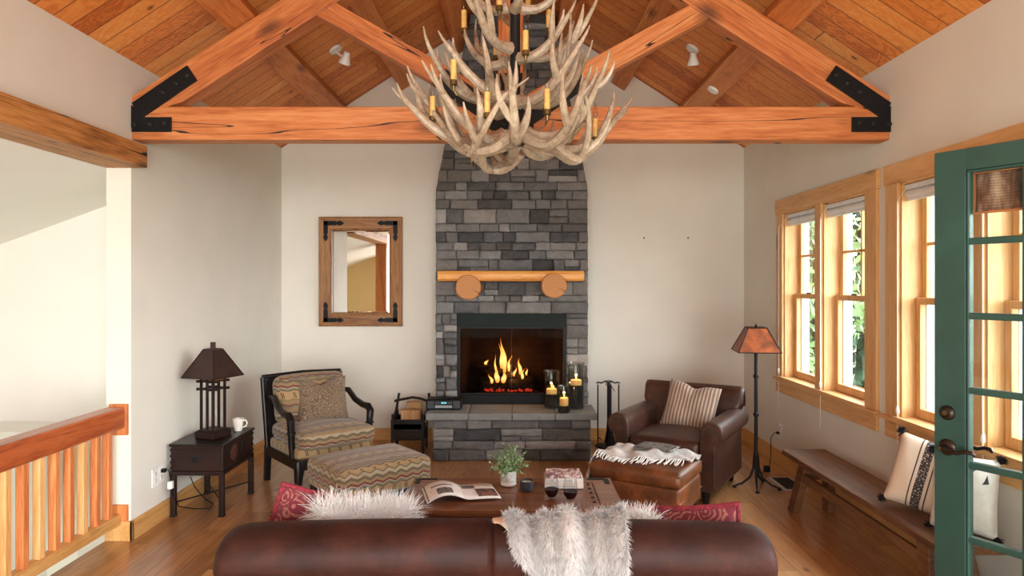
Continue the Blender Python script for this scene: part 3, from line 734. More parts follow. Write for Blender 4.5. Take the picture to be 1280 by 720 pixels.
# white track spotlights on the ceiling
def slope_z(x): return EZ + PITCH*((x-LX) if x < MX else (RX-x))
def find_on_slope(px, py):
    k = (px-VX)/F; q = (VY-py)/F
    # CAMZ+q*Y = EZ+PITCH*(kY-LX)  (left)   or  EZ+PITCH*(RX-kY)
    Y = (EZ-CAMZ-PITCH*LX)/(q-PITCH*k) if k < 0 else (EZ-CAMZ+PITCH*RX)/(q+PITCH*k)
    return k*Y, Y
for (cx, cy, hx, hy, lab) in ((419,61,436,69,'white adjustable ceiling spotlight on the left slope of the wood ceiling'),(866,60,866,74,'white adjustable ceiling spotlight on the right slope of the wood ceiling')):
    X, Y = find_on_slope(cx, cy); t = thing('ceiling_spotlight', lab, 'spotlight', (X, Y, slope_z(X)-.001), 0, 'white ceiling spotlights')
    sg = -1 if X < MX else 1; tilt = ang*sg
    m = MB(); m.lathe([(.02,-.022),(.05,-.018),(.056,-.004),(.056,0)], n=24); o = m.build('canopy', W['white'], t); o.rotation_euler = (0, tilt, 0)
    d = Vector((.08,-.05,-.05)) if sg < 0 else Vector((-.01,-.05,-.06))
    m = MB(); m.tube([(0,0,-.02), d*.6+Vector((0,0,-.03)), d+Vector((0,0,-.03))], .009, 8); m.build('arm', W['white'], t)
    m = MB(); m.lathe([(.012,.05),(.024,.045),(.026,.015),(.046,-.035),(.046,-.05),(.040,-.05)], n=20); h = m.build('lamp_head', W['white'], t)
    h.location = d*1.25+Vector((0,0,-.03)); h.rotation_euler = (R(18), R(22) if sg < 0 else R(-6), 0)
xp = 2*MX+1.637; zz = zr(-1.637)
q = find_on_slope(900, 112); Yd = (zz-CAMZ)*F/(VY-112)
t = thing('smoke_detector', 'small white round detector on the underside of the right purlin', 'detector', (xp, Yd, zz+.002)); 
m = MB(); m.lathe([(.03,-.02),(.045,-.016),(.048,0)], n=24); o = m.build('housing', W['white'], t); o.rotation_euler = (0, ang, 0)

# ================================================================== OUTSIDE
# unseen rear wall behind the camera, with a gap left for the added lamp
m = MB(); m.box(-2.446, -1.9, Y0-.15, Y0, 0, EZ+.6); m.box(1.9, RX+.16, Y0-.15, Y0, 0, EZ+.6); m.prism([(-1.9,2.6),(1.9,2.6),(1.9,EZ+.25),(MX,RZ+.03),(-1.9,EZ+.25)], Y0-.15, Y0, 'y')
struct(m.build('wall_rear', W['paint'], smooth=False))
m = MB(); m.box(-60, 60, -60, 60, -3.2, -3.0); struct(m.build('ground', W['ground'], smooth=False))
def tree(x, y, h, kind, lab, s):
    rnd = random.Random(s); t = thing('leafy_tree' if kind == 0 else 'fir_tree', lab, 'tree', (x, y, -3.0), 0, 'trees outside the windows')
    m = MB(); m.tube([(0,0,-.05),(.05,.03,h*.4),(0,.05,h*.95)], [.16,.11,.03], 8); m.build('trunk', W['bark'], t)
    m = MB()
    if kind == 0:
        for c in range(46):
            cz = h*(.25+.72*rnd.random()); rr = 1.55*math.sin(math.pi*min(1,(cz/h-.15)/.9))+.25; a = rnd.random()*6.28; q = rr*math.sqrt(rnd.random())
            cc = Vector((q*math.cos(a), q*math.sin(a), cz))
            for i in range(85):
                p = cc + Vector((rnd.gauss(0,.24), rnd.gauss(0,.24), rnd.gauss(0,.2))); u = Vector((rnd.uniform(-1,1), rnd.uniform(-1,1), rnd.uniform(-1,1))).normalized(); v = u.orthogonal().normalized(); l = .07+.05*rnd.random()
                vs = [m.bm.verts.new(p-u*l), m.bm.verts.new(p+v*l*.5), m.bm.verts.new(p+u*l), m.bm.verts.new(p-v*l*.5)]; m.bm.faces.new(vs)
    else:
        for lv in range(26):
            z = h*(.10+.88*lv/26); rr = 1.5*(1-lv/26)+.12
            for b in range(9):
                a = b*.698+lv*.9+rnd.random()*.3; 
                for i in range(26):
                    s_ = (i/26)**.8; p = Vector((math.cos(a)*rr*s_, math.sin(a)*rr*s_, z - .35*rr*s_)); 
                    for sd in (-1,1):
                        d = (Vector((math.cos(a+sd*.9), math.sin(a+sd*.9), -.35)))*(.16+.12*rnd.random()); w = Vector((-d.y, d.x, .02))*.16
                        m.bm.faces.new([m.bm.verts.new(p), m.bm.verts.new(p+d*.5+w), m.bm.verts.new(p+d), m.bm.verts.new(p+d*.5-w)])
    m.build('foliage', W['treeleaf'] if kind == 0 else W['fircone'], t, smooth=False)
TL = ['leafy green tree seen through the far window pair, nearest the glass', 'dark fir tree seen through the far window pair', 'leafy green tree farther off beyond the far window pair', 'leafy green tree outside the window behind the green door', 'dark fir tree outside the window behind the green door', 'leafy green tree at the far right outside beyond the green door']
for i, (x, y, h, k) in enumerate(((4.6,10.4,8,0),(6.9,13.6,9.5,1),(7.4,17.2,10,0),(7.8,7.8,8,0),(10.2,11.4,10,1),(8.2,5.0,7.5,0))): tree(x, y, h, k, TL[i], 31+i)
t = thing('deck_railing', 'brown deck railing outside the far window pair', 'railing', (3.45, 6.0, -3.0))
m = MB(); m.box(-.05,.05,-2.6,2.6, 3.42, 3.48); m.build('top_rail', W['rail'], t, smooth=False)
m = MB(); m.box(-.03,.03,-2.6,2.6, 2.66, 2.72); m.build('lower_rail', W['rail'], t, smooth=False)
for k in range(14):
    m = MB(); m.box(-.02,.02,-2.5+k*.38,-2.46+k*.38, 2.72, 3.42); m.build('picket', W['rail'], t, smooth=False)
for k in range(3):
    m = MB(); m.box(-.05,.05,-2.55+k*2.5,-2.45+k*2.5, -.02, 3.42); m.build('post', W['rail'], t, smooth=False)
# ================================================================== FIREPLACE
CY = 6.318; CX = px3(639.8, 0, CY).x
def hw(z):
    if z < 2.40: return .708
    return .708 - (z-2.40)*.198
t = thing('fireplace', 'tall grey ledgestone fireplace with raised hearth and black firebox on the back wall', 'fireplace', (CX, CY, 0))
OX0, OX1, OZ0, OZ1 = px3(571,0,CY).x-CX, px3(708,0,CY).x-CX, .415, CAMZ-(392-VY)*CY/F
TOPZ = RZ - .04
# dark core behind the stones
m = MB(); D = BY - CY - .001
def slab(z0, z1, xa0, xb0, xa1, xb1, y0=.03): m.hexa([(xa0,y0,z0),(xb0,y0,z0),(xb0,D,z0),(xa0,D,z0),(xa1,y0,z1),(xb1,y0,z1),(xb1,D,z1),(xa1,D,z1)])
e = .03
slab(0, OZ1, -hw(0)+e, OX0, -hw(0)+e, OX0); slab(0, OZ1, OX1, hw(0)-e, OX1, hw(0)-e); slab(0, OZ0, OX0, OX1, OX0, OX1)
slab(OZ1, 2.4, -hw(0)+e, hw(0)-e, -hw(0)+e, hw(0)-e); slab(2.4, TOPZ-.27, -hw(2.4)+e, hw(2.4)-e, -hw(TOPZ-.27)+e, hw(TOPZ-.27)-e)
m.build('mortar_core', W['mortar'], t, smooth=False)
rnd = random.Random(5)
def stone_box(m, x0, x1, z0, z1, yf, yb, xa0=None, xa1=None):
    g = .0012; j = lambda a: rnd.uniform(-a, a)
    yf = yf + rnd.uniform(-.026, .016)
    x2 = x0 if xa0 is None else xa0; x3 = x1 if xa1 is None else xa1
    x0 += g; x2 += g; x1 -= g; x3 -= g; z0 += g; z1 -= g
    tint = (min(1, max(0, rnd.gauss(.5, .24))), rnd.random()**2, 0)
    w, h = x1-x0, z1-z0; nu = max(4, int(w/.035)+2); nv = max(4, int(h/.03)+2); sd = rnd.random()*90
    rd = min(.016, h*.25, w*.25)
    us = [0, rd*.35/w, rd/w] + [rd/w + (1-2*rd/w)*k/(nu-2) for k in range(1, nu-2)] + [1-rd/w, 1-rd*.35/w, 1]
    vs = [0, rd*.35/h, rd/h] + [rd/h + (1-2*rd/h)*k/(nv-2) for k in range(1, nv-2)] + [1-rd/h, 1-rd*.35/h, 1]
    tx_, tz_ = j(.012), j(.010); G = []
    for u in us:
        row = []
        for v in vs:
            a = x0+(x2-x0)*v; b = x1+(x3-x1)*v; x = a+(b-a)*u; z = z0+h*v
            eu = min(u, 1-u)*w; ev = min(v, 1-v)*h; e = min(eu, ev)
            dep = 0 if e >= rd else rd*.8*(1-math.sqrt(max(0, 1-(1-e/rd)**2)))
            n = mnoise.noise(Vector((x*14+sd, z*17, sd))); n2 = mnoise.noise(Vector((x*38+sd, z*45, sd*2)))
            wob = mnoise.noise(Vector((x*22, z*22, sd)))*.006
            y = yf + dep - .017*n*min(1, e/rd+.2) - .009*n2 + tx_*(u-.5) + tz_*(v-.5)
            row.append(m.bm.verts.new((x + (wob if 0 < v < 1 else wob*.5), y, z + wob*.8)))
        G.append(row)
    fs = []
    for a in range(len(us)-1):
        for b in range(len(vs)-1): fs.append(m.bm.faces.new((G[a][b], G[a+1][b], G[a+1][b+1], G[a][b+1])))
    loop = [G[k][0] for k in range(len(us))] + [G[-1][k] for k in range(1, len(vs))] + [G[k][-1] for k in range(len(us)-2, -1, -1)] + [G[0][k] for k in range(len(vs)-2, 0, -1)]
    back = [m.bm.verts.new((v.co.x, yb, v.co.z)) for v in loop]
    n = len(loop)
    for k in range(n): fs.append(m.bm.faces.new((loop[k], loop[(k+1)%n], back[(k+1)%n], back[k])))
    fs.append(m.bm.faces.new(back)); m.paint(fs, tint)
def course_run(m, xa, xb, z0, z1, lend, rend, yf=0, yb=.06, deep=None, taper=None, lmin=.09, lmax=.33):
    # fills xa..xb with stones, some split into two thin layers; end stones run back to the wall
    x = xa; first = True
    while x < xb - .001:
        w = rnd.uniform(lmin, lmax) if not first or not lend else rnd.uniform(lmin*.8, lmax*.75)
        if xb - (x+w) < lmin*.8: w = xb - x
        last = x+w >= xb-.001
        B = deep if deep and ((first and lend) or (last and rend)) else yb
        T0 = taper if (taper and first and lend) else 0; T1 = taper if (taper and last and rend) else 0
        if z1-z0 > .10 and rnd.random() < .45:
            zm = z0 + (z1-z0)*rnd.uniform(.36,.64); f = (zm-z0)/(z1-z0)
            if w > .25 and rnd.random() < .6 and not last and not first:
                xm = x + w*rnd.uniform(.35,.65); stone_box(m, x, xm, z0, zm, yf, B); stone_box(m, xm, x+w, z0, zm, yf, B)
            else: stone_box(m, x, x+w, z0, zm, yf, B, x+T0*f, x+w-T1*f)
            stone_box(m, x+T0*f, x+w-T1*f, zm, z1, yf, B, x+T0, x+w-T1)
        else: stone_box(m, x, x+w, z0, z1, yf, B, x+T0, x+w-T1)
        x += w; first = False
m = MB(); z = OZ0
# piers beside the opening
while z < OZ1 - .001:
    h = rnd.uniform(.085, .15)
    if OZ1 - (z+h) < .07: h = OZ1 - z
    course_run(m, -hw(z), OX0, z, z+h, True, False, deep=D, lmin=.07, lmax=.13); course_run(m, OX1, hw(z), z, z+h, False, True, deep=D, lmin=.08, lmax=.2); z += h
# lintel course then the breast
course_run(m, -hw(z), hw(z), z, z+.11, True, True, deep=D, lmin=.2, lmax=.42); z += .11
while z < 2.40:
    h = rnd.uniform(.055, .145)
    if 2.40 - (z+h) < .07: h = 2.40 - z
    course_run(m, -hw(z), hw(z), z, z+h, True, True, deep=D); z += h
lim = TOPZ - .26
while z < lim:
    h = rnd.uniform(.06, .13)
    if lim - (z+h) < .07: h = lim - z
    course_run(m, -hw(z), hw(z), z, z+h, True, True, deep=D, taper=hw(z)-hw(z+h)); z += h
m.build('stone_breast', W['stone'], t, angle=60)
# hearth
HF = px3(0,0,5.885).y - CY; hx0 = px3(541,0,5.885).x-CX; hx1 = px3(738.5,0,5.885).x-CX
m = MB(); m.box(hx0+.03, hx1-.03, HF+.03, -.005, 0, .355); m.build('mortar_core', W['mortar'], t, smooth=False)
m = MB(); z = 0.0
for h in (.095,.075,.105,.08):
    course_run(m, hx0, hx1, z, z+h, True, True, yf=HF, yb=HF+.08, deep=-.004, lmin=.16, lmax=.44); z += h
m.build('hearth_stone', W['stone'], t, angle=60)
sx = [px3(532,0,5.85).x-CX, px3(585,0,5.85).x-CX, px3(640,0,5.85).x-CX, px3(694,0,5.85).x-CX, px3(747,0,5.85).x-CX]
for i in range(4):
    m = MB(); v = m.box(sx[i]+.002, sx[i+1]-.002, 5.85-CY, -.018, .357, .415, (rnd.uniform(.45,.7), .0, 0))
    m.build('hearth_slab', W['slab'], t, smooth=False, bevel=.006)
# firebox: brick lined recess, hood, frame, glass
m = MB(); fd = .30; x0, x1 = OX0+.035, OX1-.035; zb, zt_ = OZ0+.09, OZ1-.135
ins = .07
m.hexa([(x0,.05,zb-.02),(x1,.05,zb-.02),(x1-ins,fd,zb-.02),(x0+ins,fd,zb-.02),(x0,.05,zb),(x1,.05,zb),(x1-ins,fd,zb),(x0+ins,fd,zb)])
m.hexa([(x0,.05,zt_),(x1,.05,zt_),(x1-ins,fd,zt_),(x0+ins,fd,zt_),(x0,.05,zt_+.02),(x1,.05,zt_+.02),(x1-ins,fd,zt_+.02),(x0+ins,fd,zt_+.02)])
m.hexa([(x0-.02,.05,zb),(x0,.05,zb),(x0+ins,fd,zb),(x0+ins-.02,fd,zb),(x0-.02,.05,zt_),(x0,.05,zt_),(x0+ins,fd,zt_),(x0+ins-.02,fd,zt_)])
m.hexa([(x1,.05,zb),(x1+.02,.05,zb),(x1-ins+.02,fd,zb),(x1-ins,fd,zb),(x1,.05,zt_),(x1+.02,.05,zt_),(x1-ins+.02,fd,zt_),(x1-ins,fd,zt_)])
m.box(x0+ins-.02, x1-ins+.02, fd, fd+.02, zb, zt_)
m.build('firebox', W['brick'], t, smooth=False)
m = MB(); m.hexa([(OX0,.0,OZ1-.125),(OX1,.0,OZ1-.125),(OX1,.05,OZ1-.125),(OX0,.05,OZ1-.125),(OX0,.012,OZ1),(OX1,.012,OZ1),(OX1,.06,OZ1),(OX0,.06,OZ1)]); m.build('hood', W['hood'], t, smooth=False, bevel=.003)
m = MB(); fw = .032
m.box(OX0, OX0+fw, .012, .05, OZ0, OZ1-.125); m.box(OX1-fw, OX1, .012, .05, OZ0, OZ1-.125); m.box(OX0+fw, OX1-fw, .012, .05, OZ1-.14, OZ1-.125)
m.box(OX0+fw, OX1-fw, .015, .05, OZ0+.082, OZ0+.1); m.box(OX0+fw, OX1-fw, .02, .05, OZ0, OZ0+.078)
m.build('fire_frame', W['black'], t, smooth=False, bevel=.002)
for i in range(2):
    m = MB(); xm = (OX0+OX1)/2; a, b = (OX0+fw, xm-.003) if i == 0 else (xm+.003, OX1-fw)
    m.box(a, b, .028, .033, OZ0+.1, OZ1-.14); m.build('glass_door', W['fireglass'], t, smooth=False)
m = MB()
for x in (OX0+.22, (OX0+OX1)/2+.02, OX1-.22): m.tube([(x, .05, OZ1-.14-.01),(x,.05,OZ0+.11)], .0016, 5)
m.build('spark_screen_rod', W['iron'], t)
# logs and fire
lg = thing('gas_log_set', 'burning log set with flames and glowing embers inside the firebox', 'fire logs', (CX+px3(633,0,CY).x-CX-.0, CY+.17, zb+.001))
def rough_log(p, q, r, mat, name, par, n=10):
    m = MB(); p, q = Vector(p), Vector(q); P = []; RR = []
    for i in range(9):
        f = i/8; P.append(p.lerp(q, f) + Vector((rnd.uniform(-.008,.008), rnd.uniform(-.008,.008), rnd.uniform(-.008,.008)))); RR.append(r*rnd.uniform(.86,1.12))
    m.tube(P, RR, n)
    for v in m.bm.verts: v.co += Vector((rnd.uniform(-1,1), rnd.uniform(-1,1), rnd.uniform(-1,1)))*r*.10
    return m.build(name, mat, par)
rough_log((-.27,.05,.07), (.25,.06,.08), .065, W['char'], 'log', lg); rough_log((-.24,-.05,.055), (-.02,.0,.06), .05, W['char'], 'log', lg)
rough_log((.03,-.06,.06), (.24,.0,.07), .055, W['char'], 'log', lg); rough_log((-.20,.0,.17), (-.04,.06,.20), .042, W['char'], 'log', lg); rough_log((.0,.0,.15), (.15,.05,.12), .05, W['char'], 'log', lg)
rough_log((-.30,.07,.22), (.02,.09,.19), .04, W['char'], 'log', lg)
eb = MB()
for i in range(46):
    eb.sphere((rnd.uniform(-.20,.24), rnd.uniform(-.11,-.05), .012+rnd.random()*.02), rnd.uniform(.006,.014), 4)
W['ember'] = emit('glowing_ember', (255,70,40), 1.1); W['ash'] = plain('ash_bed', (46,36,34), .95, var=.4, nscale=60, bump=.6)
e_ = MB(); e_.rbox((.01,-.03,.008), (.58,.2,.014), .006); e_.build('ash_bed', W['ash'], lg)
eb.build('embers', W['ember'], lg)
def flame(par, x, y, z, h, r, lean=0, name='flame'):
    m = MB(); P = []; RR = []
    for i in range(11):
        f = i/10; P.append((lean*f*f + .012*math.sin(f*7+x*50)*f, 0, h*f)); RR.append(max(.0012, r*(math.sin(math.pi*min(1, f*.75+.22))**1.2)*(1-f**2.2)))
    m.tube(P, RR, 10, flat=.55); o = m.build(name, W['flame'], par); o.location = (x, y, z); return o
for (x, y, z, h, r, l) in ((-.045,.0,.22,.24,.042,-.02),(-.02,.02,.18,.33,.046,-.035),(-.085,-.03,.09,.15,.05,-.03),(-.03,-.05,.09,.12,.05,.02),(.13,.02,.16,.16,.035,-.02),(.15,-.02,.12,.10,.03,.01),(-.10,.01,.15,.20,.022,-.02),(.02,.03,.18,.16,.03,.02),(.07,-.04,.15,.09,.025,.03),(-.14,-.04,.08,.09,.03,-.03),(-.20,.04,.25,.05,.03,.02),(.19,.03,.15,.07,.02,.0)): flame(lg, x, y, z, h, r, l)
# mantel
mt = thing('mantel_shelf', 'split log mantel shelf carried on two round log ends above the fire', 'mantel', (CX, CY, 0))
mz1 = CAMZ-(338.5-VY)*6.06/F; mz0 = CAMZ-(351.5-VY)*6.06/F; mx0, mx1 = px3(546.5,0,6.06).x-CX, px3(730.5,0,6.06).x-CX
m = MB(); yf = 6.06-CY
m.prism([(yf+.02, mz0), (yf, mz0+.02), (yf-.004, mz1-.03), (yf+.012, mz1), (-.02, mz1), (-.02, mz0)], mx0, mx1, 'x'); m.build('shelf', W['mantel'], mt, smooth=False, bevel=.008)
ew = NT('log_end_grain'); v = ew.coord(); spx = ew.n('ShaderNodeSeparateXYZ'); ew.l(v, spx.inputs[0])
rr_ = ew.math('SQRT', ew.math('ADD', ew.math('POWER', spx.outputs[0], 2), ew.math('POWER', spx.outputs[2], 2)))
rg = ew.math('SINE', ew.math('MULTIPLY', ew.math('ADD', rr_, ew.math('MULTIPLY', ew.noise(v, 14, 3), .03)), 420)); 
ang_ = ew.math('ARCTAN2', spx.outputs[0], spx.outputs[2]); crk = ew.math('LESS_THAN', ew.math('ABSOLUTE', ew.math('SUBTRACT', ang_, ew.math('MULTIPLY_ADD', ew.noise(v, 20, 3), .3, 1.9))), ew.math('MULTIPLY', rr_, .7)); crk = ew.math('MULTIPLY', crk, ew.math('GREATER_THAN', rr_, .03))
ew.set(ew.mix(ew.math('MULTIPLY', crk, .75), ew.ramp(ew.math('MULTIPLY_ADD', rg, .3, .5), [(.2,(160,98,46)),(.8,(198,138,78))]), (70,40,22)), .6); ew.bump(rg, .15, .003)
for pxc, pyc in ((585, 359), (692.5, 357)):
    p = px3(pxc, pyc, 6.02); m = MB(); r = 16*6.02/F; L = CY+.0-6.02-.02
    m.lathe([(r*.93,0),(r,.008),(r*1.0,L*.5),(r*.98,L)], n=32)
    for v_ in m.bm.verts:
        a = math.atan2(v_.co.y, v_.co.x); v_.co.x *= 1+.025*math.sin(3*a+pxc); v_.co.y *= 1+.03*math.sin(2*a+1)
    o = m.build('log_corbel', ew.m, mt, angle=30); o.location = (p.x-CX, 6.02-CY, p.z)
    me = o.data; me.transform(Matrix.Rotation(R(-90), 4, 'X'))

# ---- things on and by the hearth
HZ = .4155
def hurricane(pxc, pyb, wpx, hpx, ch, fill, lab):
    Y = (CAMZ-HZ)*F/(pyb-VY); s = F/Y; r = wpx/2/s; h = hpx/s; x = (pxc-VX)/s
    t = thing('hurricane_candle', lab, 'candle holder', (x, Y, HZ), 0, 'glass hurricanes on the hearth')
    m = MB(); m.lathe([(r*.55,0),(r*.86,.003),(r*.88,.02),(r*.86,h*.55),(r*.88,h*.9),(r*1.0,h),(r*.975,h),(r*.86,h*.9),(r*.84,h*.55),(r*.85,.02),(r*.5,.012)], n=32, cap1=True); m.build('glass_cylinder', W['hurricane'], t)
    m = MB(); m.lathe([(r*.3,.013),(r*.80,.016),(r*.80,fill),(r*.3,fill+.003)], n=24); m.build('dark_pebbles', W['filler'], t)
    m = MB(); rc = r*.60; m.lathe([(rc,fill+.004),(rc,fill+ch-.004),(rc*.9,fill+ch),(rc*.5,fill+ch-.006)], n=24); m.build('pillar_candle', W['wax_glow'], t)
    m = MB(); m.tube([(0,0,fill+ch-.006),(0,0,fill+ch+.010)], .0012, 5); m.build('wick', W['char'], t)
    flame(t, 0, 0, fill+ch+.006, .045, .011, .003)
    L = bpy.data.lights.new('candle_light', 'POINT'); L.energy = 1.1; L.color = (1,.62,.28); L.shadow_soft_size = .012
    lo = bpy.data.objects.new('candle_light', L); C.objects.link(lo); lo.location = (x, Y, HZ+fill+ch+.035)
W['wax_glow'] = plain('lit_candle_wax', (246,206,140), .5, var=.03, nscale=30, bump=0, Subsurface_Weight=.4)
W['wax_glow'].node_tree.nodes['Principled BSDF'].inputs['Emission Color'].default_value = lin((255,180,90)); W['wax_glow'].node_tree.nodes['Principled BSDF'].inputs['Emission Strength'].default_value = .22
hurricane(689.5, 510, 22, 47, .05, .125, 'lit candle in a flared glass cylinder, leftmost of the three on the hearth')
hurricane(705, 516, 18, 34, .07, .06, 'lit candle in the shortest glass cylinder at the front edge of the hearth')
hurricane(720, 511, 23, 58, .05, .21, 'lit candle in the tallest glass cylinder at the right end of the hearth')
p = px3(554.5, 513, (CAMZ-HZ)*F/(513-VY)); t = thing('tabletop_radio', 'black tabletop radio with a blue display on the left end of the hearth', 'radio', (p.x, p.y, HZ))
m = MB(); m.rbox((0,.09,.05), (.315,.18,.094), .018); m.build('case', W['black'], t)
m = MB(); m.box(-.075,.075,-.004,.004,.052,.078); m.build('display_window', W['charcoalcup'], t, smooth=False, bevel=.002)
m = MB()
for k, x in enumerate((-.018,-.008,.006,.016)): m.box(x,x+.007,-.0052,-.0041,.060,.073)
m.build('blue_digits', emit('blue_digits', (110,225,235), 1.6), t, smooth=False)
m = MB(); m.box(-.075,.075,-.005,.003,.020,.044); m.build('disc_slot', plain('brushed_silver', (150,152,154), .4, .6, bump=0), t, smooth=False, bevel=.002)
for x in (-.115,.115):
    m = MB(); m.box(x-.03,x+.03,-.003,.004,.016,.082); m.build('speaker_grille', W['charcoalcup'], t, smooth=False, bevel=.002)

# log carrier left of the hearth
t = thing('log_carrier', 'dark wooden log carrier with a bent handle holding split firewood left of the hearth', 'log holder', (px3(514,0,6.15).x, 6.25, 0))
S = 6.15/F
zb_ = lambda py: CAMZ-(py-VY)*S
xl = lambda px: (px-514)*S
m = MB(); zt2 = zb_(524); m.box(xl(490), xl(531), -.13, -.11, zt2-.09, zt2); m.box(xl(490), xl(531), .11, .13, zt2-.09, zt2); m.box(xl(490),xl(493),-.13,.13,zt2-.09,zt2+.05); m.box(xl(528),xl(531),-.13,.13,zt2-.09,zt2+.05); m.box(xl(490), xl(531), -.12, .12, zt2-.10, zt2-.08); m.build('tray', W['darkwood'], t, smooth=False, bevel=.004)
m = MB(); m.box(xl(490),xl(530),-.13,.13,.12,.14); m.box(xl(490),xl(530),.11,.13,.14,.30); m.box(xl(490),xl(530),-.13,-.115,.14,.27); m.build('lower_bin', W['redwood'], t, smooth=False, bevel=.004)
for x in (491, 529):
    for y in (-.12,.12):
        m = MB(); m.box(xl(x)-.013, xl(x)+.013, y-.013, y+.013, 0, zt2); m.build('leg', W['darkwood'], t, smooth=False, bevel=.003)
for (xa, xb, pt) in ((491.5, 497, 493), (534, 535, 493)):
    m = MB(); m.tube([(xl(xa),-.02,zt2-.02),(xl(xb),-.02,zb_(pt))], [.014,.011], 8); m.build('upright', W['darkwood'], t)
m = MB(); m.tube([(xl(491),-.02,zb_(503)),(xl(501),-.02,zb_(501)),(xl(514),-.02,zb_(498.5)),(xl(524),-.02,zb_(500)),(xl(538),-.02,zb_(505))], .012, 8); m.build('handle', W['redwood'], t)
t2 = thing('firewood_log', 'short split firewood log standing upright in the carrier, bark side out', 'firewood', (px3(513,0,6.12).x, 6.19, zt2-.078), 0, 'firewood in the carrier')
m = MB(); m.prism([(-.09,-.05),(.09,-.055),(.095,.02),(.04,.06),(-.05,.06),(-.095,.02)], 0, .16, 'z'); m.build('split_wood', W['log'], t2, smooth=False, bevel=.006)
t2 = thing('firewood_log', 'split firewood log lying behind, topmost in the carrier', 'firewood', (px3(514,0,6.12).x, 6.30, zt2-.078), .2, 'firewood in the carrier')
m = MB(); m.prism([(-.07,-.045),(.06,-.045),(.075,.01),(.0,.055),(-.07,.03)], 0, .215, 'z'); m.build('split_wood', W['log'], t2, smooth=False, bevel=.006)
t2 = thing('newspaper', 'folded paper lying in the lower bin of the log carrier', 'newspaper', (px3(516,0,6.1).x, 6.27, .272), .15)
m = MB(); m.rbox((0,-.03,.010), (.19,.17,.016), .007); m.build('paper_fold', W['paper'], t2)

# fireplace tool set
t = thing('fire_tool_stand', 'black wrought iron fireplace tool set standing right of the hearth', 'fireplace tools', (px3(761,0,6.35).x, 6.40, 0)); S = 6.38/F
zt_ = CAMZ-(478-VY)*S
m = MB(); m.lathe([(.12,0),(.12,.012),(.06,.022),(.012,.03)], n=24); m.build('base', W['iron'], t)
m = MB(); m.tube([(0,0,.02),(0,0,zt_)], .010, 10); m.build('post', W['iron'], t)
m = MB(); a = .098; m.tube([(-a-.012,0,zt_-.012),(-a,0,zt_-.002),(-a*.6,0,zt_-.008),(-a*.3,0,zt_+.01),(0,0,zt_-.002),(a*.3,0,zt_+.01),(a*.6,0,zt_-.008),(a,0,zt_-.002),(a+.012,0,zt_-.012)], .007, 8); m.build('cross_arm', W['iron'], t)
m = MB(); m.tube([(0.03*math.cos(q_)*(1-q_*.06), -.012, zt_-.01+.03*math.sin(q_)*(1-q_*.06)) for q_ in [i*.5 for i in range(17)]] + [(.045,-.012,zt_-.06),(.06,-.012,zt_-.085)], .004, 6); m.build('scroll', W['iron'], t)
def tool(x, kind, lab):
    tt = thing('fire_tool', lab, 'fireplace tool', (t.location.x+x, 6.385, 0), 0, 'tools hanging on the fireplace stand')
    m = MB(); zz = zt_-.02; m.tube([(0,0,zz),(0,0,.62*zz),(0,0,.16 if kind != 'brush' else .2)], .0065 if kind != 'brush' else .02, 8)
    for k in range(10): m.sphere((0,0,zz-.05-k*.028), .0085, 4)
    m.build('shaft', W['iron'], tt)
    m = MB()
    if kind == 'brush': m.lathe([(.048,.045),(.04,.10),(.03,.15),(.026,.24)], n=14)
    elif kind == 'shovel': m.hexa([(-.04,-.004,.035),(.04,-.004,.035),(.04,.004,.035),(-.04,.004,.035),(-.03,-.004,.16),(.03,-.004,.16),(.03,.004,.16),(-.03,.004,.16)])
    else: m.tube([(0,0,.17),(0,0,.04),(.0,0,.035)], [.0065,.006,.002], 8); m.tube([(0,0,.09),(.03,0,.075),(.035,0,.055)], [.006,.005,.002], 8)
    m.build({'brush':'bristles','shovel':'blade','poker':'hook_tip'}[kind], W['black'], tt)
tool(-.098, 'poker', 'slim iron poker hanging on the left arm of the tool stand'); tool(.098, 'shovel', 'iron shovel hanging on the right arm of the tool stand, behind the armchair'); tool(.012, 'brush', 'thick black hearth brush hanging in the middle of the tool stand')

# ================================================================== MIRROR
a = px3(398.5, 271, BY-.03); b = px3(503, 408, BY-.03); mw_, mh = b.x-a.x, a.z-b.z
t = thing('wall_mirror', 'rustic wood framed mirror with black iron corner straps on the back wall', 'mirror', ((a.x+b.x)/2, BY-.0005, (a.z+b.z)/2))
fwid = .128; X, Z = mw_/2, mh/2
W['frame_x'] = wood('mirror_frame_wood_cross', (90,56,26), (142,94,48), (172,122,70), 'x', 1.2, .45, .5)
for sg in (-1, 1):
    m = MB(); m.hexa([(sg*X,-.034,-Z),(sg*(X-fwid),-.026,-Z+fwid),(sg*(X-fwid),0,-Z+fwid),(sg*X,0,-Z),(sg*X,-.034,Z),(sg*(X-fwid),-.026,Z-fwid),(sg*(X-fwid),0,Z-fwid),(sg*X,0,Z)]); m.build('frame_side', W['frame'], t, smooth=False, bevel=.004)
    m = MB(); m.hexa([(-X,-.034,sg*Z),(X,-.034,sg*Z),(X,0,sg*Z),(-X,0,sg*Z),(-X+fwid,-.026,sg*(Z-fwid)),(X-fwid,-.026,sg*(Z-fwid)),(X-fwid,0,sg*(Z-fwid)),(-X+fwid,0,sg*(Z-fwid))]); m.build('frame_rail', W['frame_x'], t, smooth=False, bevel=.004)
m = MB(); q = fwid-.006
for (x0, x1, z0, z1) in ((-X,-X+.014,-Z,Z),(X-.014,X,-Z,Z),(-X,X,-Z,-Z+.014),(-X,X,Z-.014,Z),(-X+q-.008,-X+q+.008,-Z+q,Z-q),(X-q-.008,X-q+.008,-Z+q,Z-q),(-X+q,X-q,-Z+q-.008,-Z+q+.008),(-X+q,X-q,Z-q-.008,Z-q+.008)): m.box(x0,x1,-.042,-.02,z0,z1)
